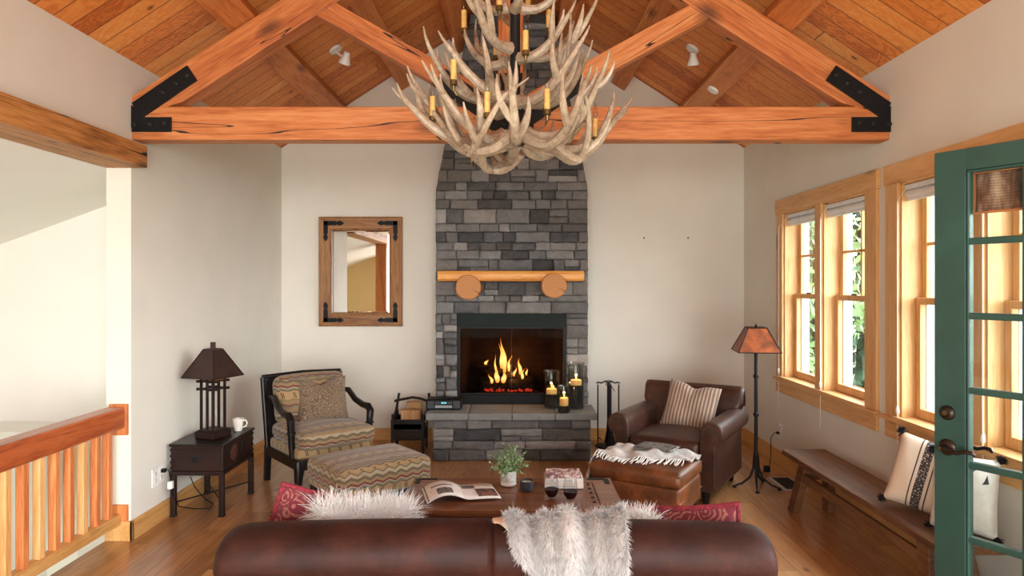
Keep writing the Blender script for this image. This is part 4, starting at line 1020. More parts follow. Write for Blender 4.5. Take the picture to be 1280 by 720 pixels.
m.build('moulding', W['frame'], t, smooth=False, bevel=.005)
m = MB(); gx, gz = X-fwid+.004, Z-fwid+.004; bv = .022
v1 = [m.bm.verts.new(p) for p in ((-gx,-.012,-gz),(gx,-.012,-gz),(gx,-.012,gz),(-gx,-.012,gz))]; v2 = [m.bm.verts.new(p) for p in ((-gx+bv,-.0145,-gz+bv),(gx-bv,-.0145,-gz+bv),(gx-bv,-.0145,gz-bv),(-gx+bv,-.0145,gz-bv))]; v0 = [m.bm.verts.new(p) for p in ((-gx,-.004,-gz),(gx,-.004,-gz),(gx,-.004,gz),(-gx,-.004,gz))]
m.bm.faces.new(v2); m.bm.faces.new(v0[::-1])
for k in range(4): m.bm.faces.new((v1[k], v1[(k+1)%4], v2[(k+1)%4], v2[k])); m.bm.faces.new((v0[k], v0[(k+1)%4], v1[(k+1)%4], v1[k]))
m.build('mirror_glass', W['mirror'], t, smooth=False)
for sx_ in (-1, 1):
    for sz_ in (-1, 1):
        m = MB(); cx, cz = sx_*(X-.068), sz_*(Z-.062); L = .19; w = .021
        for (dx, dz_) in ((-sx_, 0), (0, -sz_)):
            e1 = Vector((cx-dx*w, 0, cz-dz_*w)); n = Vector((dz_, 0, dx))
            P = [(0,w),(L*.62,w),(L*.70,w*.55),(L*.80,w*1.1),(L*.92,w*.9),(L+.01,0)]
            poly = [e1 + Vector((dx,0,dz_))*p + n*q_ for p, q_ in P] + [e1 + Vector((dx,0,dz_))*p - n*q_ for p, q_ in P[-2::-1]]
            m.prism([(v.x, v.z) for v in poly], -.040, -.030, 'y')
        m.build('corner_strap', W['black'], t, smooth=False, bevel=.002)

# ================================================================== CHANDELIER
CHY = 3.0; CH = Vector((px3(644,0,CHY).x, CHY, 0)); cs = CHY/F
t = thing('antler_chandelier', 'large tiered antler chandelier with amber candle lights hanging from the ridge', 'chandelier', (CH.x, CH.y, 0))
zc = lambda py: CAMZ + (VY-py)*cs
def antler(az, zb, rin, reach, drop, rise, twist, tines, r0, seed, pw_=1.5):
    rg = random.Random(seed); m = MB(); N = 16; P = []
    for i in range(N+1):
        f = i/N; rr = rin + reach*(1-(1-f)**pw_); z = zb - drop*math.sin(math.pi*min(1, f*1.25)) + rise*f**2.1; a_ = az + twist*f
        P.append(Vector((rr*math.cos(a_), rr*math.sin(a_), z)))
    RR = [r0*1.12*(1-.88*f**2.0) for f in [i/N for i in range(N+1)]]; RR[0] *= 1.35; RR[1] *= 1.1
    m.tube(P, RR, 8)
    for (f, L, out, sd) in tines:
        i = int(f*N); b = P[i]; a_ = math.atan2(b.y, b.x); rad = Vector((math.cos(a_), math.sin(a_), 0)); tan = Vector((-rad.y, rad.x, 0))
        d0 = (rad*out + tan*sd + Vector((0,0,.55))).normalized(); d1 = (rad*out*.25 - tan*sd*.3 + Vector((0,0,1))).normalized()
        Q = []; q = b.copy(); K = 9
        for k in range(K+1):
            Q.append(q.copy()); q = q + (d0.lerp(d1, k/K)).normalized()*L/K
        m.tube(Q, [RR[i]*.92*(1-.9*(k/K)**1.7)+.0012 for k in range(K+1)], 7)
    return m.build('antler', W['antler'], t)
rg = random.Random(11)
z0 = zc(176)
for k in range(12):
    a_ = k*2*math.pi/12 + .12 + rg.uniform(-.12,.12)
    antler(a_, z0+rg.uniform(-.02,.03), .05, .47+rg.uniform(-.05,.04), .075+rg.uniform(-.03,.02), .21+rg.uniform(-.05,.08), rg.uniform(-.6,.6), [(.42,.20+rg.uniform(-.04,.05),.6,.6),(.60,.22+rg.uniform(-.05,.06),.3,-.6),(.78,.13,.9,.3)], .0235, 100+k, 1.25)
for k in range(6):
    a_ = k*2*math.pi/6 + .4
    antler(a_, z0-.015, .19, .22, .095, .17, 1.3*(1 if k % 2 else -1), [(.5,.18,.9,.1)], .019, 200+k, 1.1)
for k in range(7):
    a_ = k*2*math.pi/7 + .5 + rg.uniform(-.2,.2)
    antler(a_, zc(126)+rg.uniform(-.03,.03), .05, .33+rg.uniform(-.05,.05), .03, .27+rg.uniform(-.05,.06), rg.uniform(-.6,.6), [(.36,.24,.7,.5),(.58,.19,.3,-.6)], .022, 300+k, 1.25)
for k in range(5):
    a_ = k*2*math.pi/5 + .3 + rg.uniform(-.2,.2)
    antler(a_, zc(70)+rg.uniform(-.03,.03), .04, .29+rg.uniform(-.05,.06), .02, .27+rg.uniform(-.05,.06), rg.uniform(-.6,.6), [(.36,.22,.7,.5),(.6,.16,.3,-.5)], .020, 400+k, 1.25)
for k in range(4):
    a_ = k*2*math.pi/4 + rg.uniform(-.2,.2)
    antler(a_, zc(18)+rg.uniform(-.03,.03), .03, .22, .02, .28, rg.uniform(-.5,.5), [(.4,.20,.6,.4),(.6,.14,.2,-.4)], .018, 500+k)
m = MB(); m.tube([(0,0,zc(178)),(0,0,zc(-60))], .022, 12); m.lathe([(.05,zc(178)-.01),(.055,zc(178)+.01),(.03,zc(178)+.04)], n=16); m.build('stem', W['iron'], t)
m = MB(); zz = zc(-60)
k = 0
while zz < RZ-.05:
    a_ = 0 if k % 2 else math.pi/2; m.tube([(math.cos(a_)*.014*math.cos(q_), math.sin(a_)*.014*math.cos(q_), zz+.024+.026*math.sin(q_)) for q_ in [i*math.pi/6 for i in range(13)]], .0035, 5, cap=False); zz += .042; k += 1
m.lathe([(.02,RZ-.09),(.07,RZ-.05),(.07,RZ-.03)], n=20); m.build('hanging_chain', W['iron'], t)
cnd = [(541,148,2.86),(546,162,3.2),(609,144,2.72),(657,66,2.85),(620,72,3.3),(684,140,2.75),(724,150,2.9),(709,171,3.25),(744,174,3.05),(567,103,2.8),(580,38,3.15),(686,38,3.1),(646,175,3.35),(660,14,3.2),(590,196,3.3),(624,10,2.9)]
for (cx, cyb, Y) in cnd:
    p = px3(cx, cyb, Y) - Vector((CH.x, CH.y, 0)); b = Vector((0,0,0))
    m = MB(); m.tube([p + Vector((0,0,0)), p + Vector((0,0,.092))], .0125, 12); cd = m.build('candle_sleeve', W['candle'], t)
    m = MB(); m.lathe([(.005,-.035),(.009,-.015),(.016,-.010),(.0155,.008),(.013,.010)], tuple(p), 12); m.tube([p+Vector((0,0,-.03)), p+Vector((-p.x*.05,-p.y*.05,-.05))], .005, 6); m.build('brass_cup', W['brass'], cd)
    m = MB(); m.lathe([(.006,.093),(.0125,.108),(.0135,.122),(.009,.142),(.003,.162),(.001,.168)], tuple(p), 12); m.build('bulb', W['bulb'], cd)
# ================================================================== SIDE TABLE, LAMP, MUG
t = thing('side_table', 'dark red wooden trunk side table on a square legged stand by the left wall', 'side table', (-2.095, 4.72, 0))
hx, hy = .165, .25
m = MB(); m.box(-hx-.006, hx+.006, -hy-.006, hy+.006, .300, .462); m.build('trunk_body', W['redwood'], t, smooth=False, bevel=.004)
m = MB(); m.box(-hx-.016, hx+.016, -hy-.016, hy+.016, .462, .480); m.build('trunk_lid', W['darkwood'], t, smooth=False, bevel=.005)
m = MB(); m.box(-hx+.02, hx-.02, -hy-.010, -hy-.005, .318, .448); dr = m.build('drawer_front', W['redwood'], t, smooth=False, bevel=.003)
m = MB(); m.lathe([(.028,0),(.028,.003),(.01,.005)], n=16); o = m.build('pull_plate', W['iron'], dr); o.location = (0,-hy-.010,.385); o.rotation_euler = (R(90),0,0)
m = MB(); m.tube([(.024*math.cos(a), -hy-.018, .378+.016*math.sin(a)) for a in [i*math.pi/8 for i in range(17)]], .003, 6, cap=False); m.build('ring_pull', W['iron'], dr)
m = MB(); m.lathe([(.055,0),(.055,.003),(.045,.004),(.03,.004),(.02,.006),(.004,.007)], n=24); o = m.build('medallion', W['medallion'], t); o.location = (hx+.006, -.08, .385); o.rotation_euler = (0,R(90),0)
m = MB(); m.box(hx+.006, hx+.011, .04, .10, .35, .43); m.build('lock_plate', W['iron'], t, smooth=False, bevel=.002)
m = MB()
for sx in (-1,1):
    for sy in (-1,1):
        for z in (.32,.36,.40,.44): m.box(sx*(hx+.006)-.003, sx*(hx+.006)+.003, sy*(hy-.005)-.018, sy*(hy-.005)+.018, z-.006, z+.006)
m.build('corner_bracket', W['iron'], t, smooth=False)
m = MB(); m.box(-hx-.01,hx+.01,-hy-.01,-hy+.02,.272,.300); m.box(-hx-.01,hx+.01,hy-.02,hy+.01,.272,.300); m.box(-hx-.01,-hx+.02,-hy,hy,.272,.300); m.box(hx-.02,hx+.01,-hy,hy,.272,.300); m.build('stand_frame', W['redwood'], t, smooth=False, bevel=.003)
for sx in (-1,1):
    for sy in (-1,1):
        m = MB(); x, y = sx*(hx-.006), sy*(hy-.006); m.box(x-.016,x+.016,y-.016,y+.016,.012,.272); m.box(x-.019,x+.019,y-.019,y+.019,0,.012); m.build('leg', W['redwood'], t, smooth=False, bevel=.003)
m = MB(); m.tube([(-hx,-hy,.09),(hx,hy,.09)], .005, 6); m.tube([(hx,-hy,.09),(-hx,hy,.09)], .005, 6); m.build('cross_rod', W['iron'], t)

t = thing('table_lamp', 'dark craftsman table lamp with a pyramid shade on the trunk side table', 'lamp', (-2.085, 4.68, .4805), R(-20))
m = MB(); m.box(-.082,.082,-.082,.082,0,.045); m.box(-.072,.072,-.072,.072,.045,.056); m.build('base', W['redwood'], t, smooth=False, bevel=.004)
for sx in (-1,1):
    for sy in (-1,1):
        for (dx, dy) in ((1,0),) if False else ((0,0),):
            m = MB(); m.box(sx*.052-.0075,sx*.052+.0075,sy*.052-.0075,sy*.052+.0075,.056,.42); m.build('post', W['redwood'], t, smooth=False, bevel=.002)
for (x, y) in ((0,-.052),(0,.052)):
    m = MB(); m.box(x-.0075,x+.0075,y-.0075,y+.0075,.056,.40); m.build('post', W['redwood'], t, smooth=False, bevel=.002)
m = MB()
for z in (.325,.378):
    m.box(-.09,.09,-.060,-.044,z,z+.014); m.box(-.09,.09,.044,.060,z,z+.014); m.box(-.060,-.044,-.09,.09,z+.001,z+.013); m.box(.044,.060,-.09,.09,z+.001,z+.013)
m.build('crossbar', W['redwood'], t, smooth=False, bevel=.002)
m = MB(); m.box(-.05,.05,-.05,.05,.385,.44); m.build('socket_box', W['frame'], t, smooth=False, bevel=.003)
def pyramid_shade(m, b, tp, z0, z1, th=.004):
    for k in range(4):
        c, s = math.cos(k*math.pi/2), math.sin(k*math.pi/2); f = lambda x, y, z: (x*c-y*s, x*s+y*c, z)
        m.hexa([f(-b,-b,z0), f(b,-b,z0), f(b-th,-b+th,z0), f(-b+th,-b+th,z0), f(-tp,-tp,z1), f(tp,-tp,z1), f(tp-th,-tp+th,z1), f(-tp+th,-tp+th,z1)])
m = MB(); pyramid_shade(m, .138, .042, .415, .60); sh = m.build('lamp_shade', W['shade_dark'], t, smooth=False)
m = MB()
for k in range(4):
    a = math.pi/4+k*math.pi/2; r2 = math.sqrt(2); m.tube([(.139*r2*math.cos(a), .139*r2*math.sin(a), .415),(.043*r2*math.cos(a), .043*r2*math.sin(a), .602)], .004, 6)
    b = math.pi/4+(k+1)*math.pi/2; m.tube([(.139*r2*math.cos(a), .139*r2*math.sin(a), .415),(.139*r2*math.cos(b), .139*r2*math.sin(b), .415)], .004, 6)
m.build('shade_edge', W['redwood'], sh)
m = MB(); m.box(-.044,.044,-.044,.044,.598,.606); m.box(-.013,.013,-.013,.013,.606,.65); m.build('finial', W['shade_dark'], t, smooth=False, bevel=.003)

t = thing('coffee_mug', 'white coffee mug on the trunk side table beside the lamp', 'mug', (-1.985, 4.86, .4805))
m = MB(); m.lathe([(.022,0),(.026,.004),(.032,.04),(.040,.088),(.037,.088),(.029,.04),(.022,.008)], n=28, cap1=True); m.build('cup', W['ceramic'], t)
m = MB(); m.tube([(.036,-.003,.075),(.056,-.004,.078),(.066,-.004,.060),(.058,-.004,.036),(.032,-.003,.026)], [.006,.005,.005,.005,.006], 8); m.build('handle', W['ceramic'], t)
# cords
m = MB(); yp = ypl(200.5); zp = CAMZ-(588-VY)*yp/F
m.tube([(LX+.012, yp, zp),(LX+.05,yp+.01,zp),(LX+.055,yp+.02,zp-.06),(LX+.05,yp+.04,.18),(LX+.07,yp+.10,.06),(LX+.12,yp+.20,.012),(LX+.22,yp+.22,.006),(LX+.20,yp+.32,.006),(LX+.12,yp+.36,.03),(LX+.06,yp+.34,.12),(LX+.05,yp+.30,.2)], .0035, 6)
m.box(LX+.010,LX+.034,yp-.014,yp+.014,zp-.011,zp+.011)
tag(m.build('lamp_cord', W['black']), 'black lamp cord looping behind the trunk side table', 'cord')
t = thing('power_adapter', 'small white power adapter on the cord behind the side table', 'adapter', (LX+.055, yp+.02, zp-.10)); m = MB(); m.rbox((0,0,0),(.03,.034,.05),.006); m.build('block', W['white'], t)
# ================================================================== FLOOR LAMP
lp = px3(945, 608, F*CAMZ/(608-VY)); t = thing('floor_lamp', 'iron floor lamp with an amber mica pyramid shade by the right wall', 'lamp', (lp.x, lp.y, 0), R(-8)); S = lp.y/F
zl = lambda py: CAMZ-(py-VY)*S
m = MB(); m.tube([(0,0,.20),(0,0,zl(412))], .0135, 12); m.build('pole', W['iron'], t)
m = MB()
for py in (470, 518): m.lathe([(.014,-.016),(.021,-.008),(.021,.008),(.014,.016)], (0,0,zl(py)), 14)
m.lathe([(.016,-.03),(.024,0),(.016,.06)], (0,0,.20), 14); m.build('collar', W['iron'], t)
for a in (195, 262, 335, 60):
    a = R(a); c, s = math.cos(a), math.sin(a); L = .17
    m = MB(); P = [(c*.012,s*.012,.24),(c*.02,s*.02,.14),(c*.05,s*.05,.07),(c*.11,s*.11,.028),(c*L,s*L,.012)]; m.tube(P, [.010,.010,.009,.008,.007], 8); m.lathe([(.016,0),(.016,.008),(.008,.016)], (c*L,s*L,0.0), 12); m.build('foot', W['iron'], t)
m = MB(); pyramid_shade(m, .152, .066, zl(438.8), zl(409.5)); sh = m.build('lamp_shade', W['shade_amber'], t, smooth=False)
m = MB(); r2 = math.sqrt(2)
for k in range(4):
    a = math.pi/4+k*math.pi/2; b = a+math.pi/2
    for (q, z) in ((.153, zl(438.8)), (.067, zl(409.3))): m.tube([(q*r2*math.cos(a), q*r2*math.sin(a), z),(q*r2*math.cos(b), q*r2*math.sin(b), z)], .004, 6)
    m.tube([(.153*r2*math.cos(a), .153*r2*math.sin(a), zl(438.8)),(.067*r2*math.cos(a), .067*r2*math.sin(a), zl(409.3))], .004, 6)
m.build('shade_edge', W['iron'], sh)
m = MB(); m.tube([(-.066,0,zl(411)),(.066,0,zl(411))], .003, 6); m.tube([(0,-.066,zl(411)),(0,.066,zl(411))], .003, 6); m.lathe([(.008,-.01),(.012,0),(.004,.018)], (0,0,zl(408)), 12); m.build('shade_spider', W['iron'], t)
m = MB(); P0 = Vector((RX-.014, yo, CAMZ-(541-VY)*yo/F)); m.tube([P0, P0+Vector((-.05,-.02,.004)), P0+Vector((-.09,-.05,-.03)), P0+Vector((-.10,-.08,-.16)), P0+Vector((-.13,-.12,-.30)), Vector((RX-.20,yo-.22,.035)), Vector((RX-.27,yo-.30,.008)), Vector((lp.x+.05,lp.y+.03,.008))], .0035, 6)
m.rbox((RX-.20,yo-.22,.03),(.05,.03,.05),.008); m.rbox(tuple(P0+Vector((-.012,0,0))),(.024,.024,.02),.005)
tag(m.build('lamp_cord', W['black']), 'black cord with a foot switch running from the floor lamp to the wall outlet', 'cord')

# ================================================================== PILLOWS
def pillow_mesh(w, h, th, notch=0.0, ear=.10, n=26, seed=0):
    # stands in the xz plane, thickness along y, bottom edge at z=0
    rp = random.Random(seed); m = MB(); ph_ = rp.random()*6
    def fn(sg):
        def g(u, v):
            a, b = 2*u-1, 2*v-1
            x = a*w/2*(1-ear*(1-b*b)); z = b*h/2*(1-ear*(1-a*a))
            k = (max(0,1-a**4)*max(0,1-b**4))**.55
            y = sg*th/2*k*(1+.10*math.sin(5*a+ph_)*math.sin(4*b+ph_))
            if notch: 
                d = notch*math.exp(-(a/.30)**2)*max(0,(b+.15))**1.5; z -= d; y *= 1-.35*math.exp(-(a/.22)**2)*max(0,b)
            return (x, y, z+h/2)
        return g
    m.grid(fn(-1), n, n); m.grid(fn(1), n, n); bmesh.ops.remove_doubles(m.bm, verts=m.bm.verts, dist=.0008); return m
def piping(w, h, ear, notch, r, mat, parent, fuzz=0, name='piping'):
    P = []; N = 18
    for e in range(4):
        for i in range(N):
            s = -1+2*i/N; a, b = ((s,-1),(1,s),(-s,1),(-1,-s))[e]
            x = a*w/2*(1-ear*(1-b*b)); z = b*h/2*(1-ear*(1-a*a))
            if notch: z -= notch*math.exp(-(a/.30)**2)*max(0,(b+.15))**1.5
            P.append((x, 0, z+h/2))
    P.append(P[0]); m = MB(); m.tube(P, r, 7, cap=False)
    if fuzz:
        for i in range(fuzz):
            k = random.randrange(len(P)-1); p = Vector(P[k]).lerp(Vector(P[k+1]), random.random()); c = Vector((0,0,h/2)); d = (p-c).normalized()*.5+Vector((random.uniform(-1,1),random.uniform(-1,1),random.uniform(-1,1)))
            m.blade(p, d, .024, .0022, Vector((0,0,-.1)), 1)
    return m.build(name, mat, parent)
def place(o, loc, yaw, lean, roll=0):
    o.location = loc; o.rotation_euler = (Matrix.Rotation(yaw,3,'Z') @ Matrix.Rotation(lean,3,'X') @ Matrix.Rotation(roll,3,'Y')).to_euler()

# ================================================================== KILIM ARMCHAIR AND OTTOMAN
t = thing('lounge_chair', 'black framed lounge chair upholstered in tan and red kilim, left of the hearth', 'armchair', (-1.509, 5.254, 0), R(39.8))
ch = t
for sx in (-1,1):
    m = MB(); x = sx*.30
    m.tube([(x,-.30,.26),(x,-.315,.20),(x,-.30,.10),(x,-.32,0)], [.034,.036,.026,.024], 10); m.build('front_leg', W['darkwood'], t)
    m = MB(); m.hexa([(x-.022,.30,0),(x+.022,.30,0),(x+.022,.34,0),(x-.022,.34,0),(x-.024,.27,.28),(x+.024,.27,.28),(x+.024,.315,.28),(x-.024,.315,.28)]); m.build('rear_leg', W['darkwood'], t, smooth=False, bevel=.005)
    m = MB(); m.tube([(x,.24,.66),(x+sx*.006,.15,.665),(x+sx*.012,.04,.60),(x+sx*.016,-.08,.575),(x+sx*.016,-.17,.575),(x+sx*.016,-.205,.545),(x+sx*.012,-.20,.47),(x+sx*.008,-.20,.36),(x,-.20,.27)], [.020,.023,.024,.025,.028,.029,.025,.024,.024], 12); a = m.build('arm', W['darkwood'], t)
    m = MB(); m.lathe([(.026,-.008),(.034,-.004),(.034,.004),(.026,.008)], (x+sx*.012,-.20,.455), 16); m.build('turned_ring', W['darkwood'], a)
m = MB(); m.box(-.315,.315,-.325,-.285,.20,.275); m.box(-.315,.315,.27,.31,.20,.275); m.box(-.315,-.275,-.29,.28,.20,.275); m.box(.275,.315,-.29,.28,.20,.275); m.build('seat_rail', W['darkwood'], t, smooth=False, bevel=.008)
m = MB(); y0_, y1_ = .265, .335
m.hexa([(-.31,y0_,.27),(.31,y0_,.27),(.31,y0_+.03,.27),(-.31,y0_+.03,.27),(-.325,y1_,.80),(.325,y1_,.80),(.325,y1_+.03,.80),(-.325,y1_+.03,.80)]); m.build('back_panel', W['darkwood'], t, smooth=False, bevel=.008)
m = MB(); m.tube([(-.325,y1_+.015,.80),(0,y1_+.015,.812),(.325,y1_+.015,.80)], .02, 10)
for sx in (-1,1): m.tube([(sx*.312,y0_+.012,.27),(sx*.325,y1_+.012,.80)], .018, 10)
m.build('back_rail', W['darkwood'], t)
m = MB(); m.rbox((0,-.01,.305),(.60,.56,.09),.03); m.build('seat_deck', W['kilim'], t)
m = MB(); m.rbox((0,-.045,.40),(.585,.63,.12),.05,(0,.01,.03)); m.build('seat_cushion', W['kilim'], t)
m = MB(); m.rbox((0,0,0),(.57,.15,.36),.06,(0,.04,.015), rot=Matrix.Rotation(R(-12),3,'X')); o = m.build('back_cushion', W['kilim'], t); o.location = (0,.195,.635)
p = pillow_mesh(.40,.36,.13,.045,.07,seed=2).build('throw_pillow', W['paisley']); tag(p, 'brown paisley pillow with a dented top on the kilim lounge chair', 'pillow')
mw = Matrix.Translation(ch.location) @ Matrix.Rotation(R(39.8),4,'Z')
place(p, mw @ Vector((.03,.015,.455)), R(28), R(-20))

t = thing('kilim_ottoman', 'tan and red kilim covered ottoman with dark legs in front of the lounge chair', 'ottoman', (-.97, 4.50, 0), R(39))
m = MB(); m.rbox((0,0,.30),(.66,.52,.19),.045,(.012,.012,.02)); m.build('cushion_top', W['kilim_ott'], t)
m = MB(); m.box(-.31,.31,-.245,.245,.155,.215); m.build('seat_rail', W['darkwood'], t, smooth=False, bevel=.006)
for sx in (-1,1):
    for sy in (-1,1):
        m = MB(); x, y = sx*.285, sy*.22; m.tube([(x,y,.19),(x+sx*.008,y+sy*.008,.12),(x,y,.05),(x+sx*.012,y+sy*.012,0)], [.032,.030,.022,.02], 10); m.build('leg', W['darkwood'], t)

# ================================================================== LEATHER ARMCHAIR AND OTTOMAN
RZL = R(-31.3)
t = thing('leather_armchair', 'brown leather club armchair with rolled arms and nailhead trim right of the fire', 'armchair', (1.26, 5.20, 0), RZL)
lc = t
for sx in (-1,1):
    cx = sx*.315
    prof = []
    for k in range(15):
        a = R(-60 + k*300/14); prof.append((cx + sx*(.02+.088*math.sin(a)*1.0), .495 + .080*math.cos(a)) ) if False else None
    rr_ = .083; c0 = (cx+sx*.030, .495)
    prof = [(cx-sx*.055, .09)]
    prof += [(cx-sx*.055, .44)]
    for k in range(17):
        a = R(168 - k*(168+62)/16); prof.append((c0[0]+sx*rr_*math.cos(a), c0[1]+rr_*math.sin(a)))
    prof += [(cx+sx*.058, .42), (cx+sx*.058, .09)]
    m = MB(); m.prism(prof if sx > 0 else prof[::-1], -.41, .36, 'y'); arm = m.build('arm', W['leather'], t, bevel=.010, bseg=3, angle=50)
    nb = MB()
    pts = [(cx+sx*.046, .115+i*.027) for i in range(12)] + [(c0[0]+sx*.056*math.cos(R(-40+i*24)), c0[1]+.056*math.sin(R(-40+i*24))) for i in range(10)] + [(cx-sx*.044, .44-i*.027) for i in range(12)]
    for (x, z) in pts: nb.sphere((x,-.412,z), .0038, 4, (1,.6,1))
    nb.build('nailhead_trim', W['brass'], arm)
    m = MB(); m.lathe([(.050,0),(.050,.004),(.02,.007)], n=20); o = m.build('scroll_panel', W['leather'], arm); o.location = (c0[0], -.411, c0[1]); o.rotation_euler = (R(90),0,0)
    if sx > 0:
        nb = MB()
        for i in range(26): nb.sphere((cx+.059, -.39+i*.028, .105), .0036, 4)
        nb.build('nailhead_trim', W['brass'], arm)
m = MB(); m.rbox((0,-.03,.20),(.54,.74,.22),.02); m.build('seat_base', W['leather'], t)
m = MB(); m.rbox((0,-.09,.365),(.525,.66,.13),.045,(0,.01,.025)); m.build('seat_cushion', W['leather'], t)
m = MB()
def bk(u, v):
    # rolled back: profile in yz swept along x with rounded ends
    P = [(.18,.36),(.20,.46),(.235,.56),(.26,.64),(.285,.705),(.33,.735),(.38,.72),(.41,.665),(.40,.58),(.385,.45),(.375,.20),(.37,.09)]
    i = v*(len(P)-1); k = min(int(i), len(P)-2); f = i-k; y = P[k][0]*(1-f)+P[k+1][0]*f; z = P[k][1]*(1-f)+P[k+1][1]*f
    a = 2*u-1; w_ = .315 + .085*min(1, max(0, (z-.45)/.15)); e_ = max(0, abs(a)-.8)/.2; cy, cz = .32, min(z, .58)
    s = math.sqrt(max(0, 1-e_**2)); q = .45+.55*s
    return (math.copysign(min(abs(a),.8)/.8*(w_-.05)+ (.05*math.sin(e_*math.pi/2) if e_ > 0 else 0), a), cy+(y-cy)*q, z - (1-q)*.05*(1 if z > .6 else 0))
m.grid(bk, 24, 33)
bm = m.bm; bmesh.ops.holes_fill(bm, edges=[e for e in bm.edges if e.is_boundary], sides=0)
m.build('backrest', W['leather'], t, angle=60)
for sx in (-1,1):
    for sy in (-1,1):
        m = MB(); x, y = sx*.30, (-.375 if sy < 0 else .30); m.lathe([(.020,0),(.024,.01),(.030,.09)], (x,y,0), 12); m.build('foot', W['darkwood'], t)
p = pillow_mesh(.40,.37,.14,.026,.05,seed=5).build('throw_pillow', W['cord']); tag(p, 'taupe ribbed pillow with a dented top on the leather armchair', 'pillow')
mwl = Matrix.Translation(lc.location) @ Matrix.Rotation(RZL,4,'Z')
place(p, mwl @ Vector((.03,.02,.415)), R(-24), R(-22), R(9))

t = thing('leather_ottoman', 'tan leather ottoman with nailhead trim in front of the leather armchair', 'ottoman', (.826, 4.322, 0), RZL)
lo_ = t
m = MB(); m.rbox((0,0,.235),(.58,.44,.17),.022,(.004,.004,0)); ob = m.build('base', W['leather_ott'], t)
m = MB(); m.rbox((0,0,.232),(.588,.448,.012),.005); m.build('welt', W['leather_ott'], t)
m = MB(); m.rbox((0,0,.365),(.60,.46,.10),.04,(.008,.008,.025)); m.build('cushion_top', W['leather_ott'], t)
m = MB(); P = [(sx_*.292,sy_*.222,.392) for sx_, sy_ in ((-1,-1),(1,-1),(1,1),(-1,1),(-1,-1))]; m.tube(P, .005, 6); m.build('piping', W['leather_ott'], t)
nb = MB()
for i in range(20): nb.sphere((-.27+i*.0284,-.223,.168), .0055, 4)
for i in range(15): nb.sphere((.293,-.20+i*.0286,.168), .0055, 4)
nb.build('nailhead_trim', W['brass'], ob)
for sx in (-1,1):
    for sy in (-1,1):
        m = MB(); m.lathe([(.02,0),(.024,.02),(.032,.152)], (sx*.245, sy*.175, 0), 12); m.build('foot', W['darkwood'], t)

# fringed throw over the leather ottoman
mo = Matrix.Translation(lo_.location) @ Matrix.Rotation(RZL,4,'Z')
t = thing('fringed_throw', 'pale grey fringed wool throw spread over the leather ottoman', 'throw', tuple(lo_.location), RZL)
rt = random.Random(3)
def top_z(x, y): return .415 + .025*max(0,1-(x/.3)**2)*max(0,1-(y/.23)**2)
def drape(u, v):
    # u along width from the left hanging end to the right; v from back to front
    x = -.43 + u*.72; yb = .215; yfr = -.10 - .14*max(0, .5-u) + .10*max(0,u-.7) + .03*math.sin(u*9); y = yb + (yfr-yb)*v
    wr = .011*math.sin(u*17+v*4)+.010*math.sin(v*13+u*8)+.006*math.sin(u*31-v*11)
    if x < -.285:
        d = -.285-x; return (-.305-.012-.02*math.sin(v*9)*min(1,d*8) , y*1.02-.02, top_z(-.285,0) - d*1.25 + .006)
    return (x, y, top_z(x, y) + .022 + wr)
m = MB(); m.grid(drape, 54, 26); m.build('cloth', W['cream_wool'], t, solid=.006, angle=80)
fr = MB()
def fringe_at(p, d, L):
    p = Vector(p); a = p + d*L*.5 + Vector((rt.uniform(-.006,.006),rt.uniform(-.006,.006),-.003)); b = p + d*L + Vector((rt.uniform(-.012,.012),rt.uniform(-.012,.012),-.004*rt.random()))
    for q in (a, b):
        if abs(q.x) < .30 and q.y > -.235: q.z = max(q.z, top_z(q.x,q.y)+.012)
    fr.tube([p, a, b], [.0036,.0036,.0026], 5)
for i in range(58):
    u = .04+.92*i/57; p = drape(u, 1.0); q = drape(u, .93); d = (Vector(p)-Vector(q)).normalized(); d = Vector((rt.uniform(-.25,.25), -1, -.25 if p[0] > -.285 else -.9)).normalized()
    fringe_at(p, d, .08 if p[0] > -.285 else .085)
for i in range(30):
    p = drape(0, i/29); fringe_at(p, Vector((rt.uniform(-.1,.1), rt.uniform(-.1,.1), -1)), .07)
o = fr.build('fringe', W['fringe'], t); o['kind'] = 'stuff'
t = thing('magazine', 'folded newspaper style magazine lying on the throw on the leather ottoman', 'magazine', tuple(mo @ Vector((.035,.10,.478))), RZL+R(-4))
m = MB()
def mg(u, v): return (-.125+.25*u, -.085+.17*v, .006*math.sin(u*3.1)+.0)
m.grid(mg, 16, 6); m.build('page_block', W['printbw'], t, solid=.008)

# ================================================================== COFFEE TABLE
tx = px3(640,0,3.5).x; TZ = .45
t = thing('coffee_table', 'low chest style coffee table of worn brown wood with iron studs between sofa and hearth', 'coffee table', (tx, 3.522, 0))
hx, hy = .545, .268
def ctop():
    m = MB(); fr_ = .085
    m.box(-hx,hx,-hy,-hy+fr_,TZ-.035,TZ); m.box(-hx,hx,hy-fr_,hy,TZ-.035,TZ); m.box(-hx,-hx+fr_*1.3,-hy+fr_,hy-fr_,TZ-.035,TZ); m.box(hx-fr_*1.3,hx,-hy+fr_,hy-fr_,TZ-.035,TZ)
    m.box(-hx+fr_*1.3,hx-fr_*1.3,-hy+fr_+.001,-.001,TZ-.037,TZ-.004); m.box(-hx+fr_*1.3,hx-fr_*1.3,.001,hy-fr_-.001,TZ-.037,TZ-.004); return m
ctop().build('table_top', W['chest'], t, smooth=False, bevel=.004)
m = MB(); m.box(-hx+.03,hx-.03,-hy+.03,hy-.03,.24,TZ-.037); cb_ = m.build('chest_body', W['chest'], t, smooth=False, bevel=.004)
m = MB(); m.box(-hx+.012,hx-.012,-hy+.012,hy-.012,.222,.240); m.build('base_moulding', W['chest'], t, smooth=False, bevel=.006)
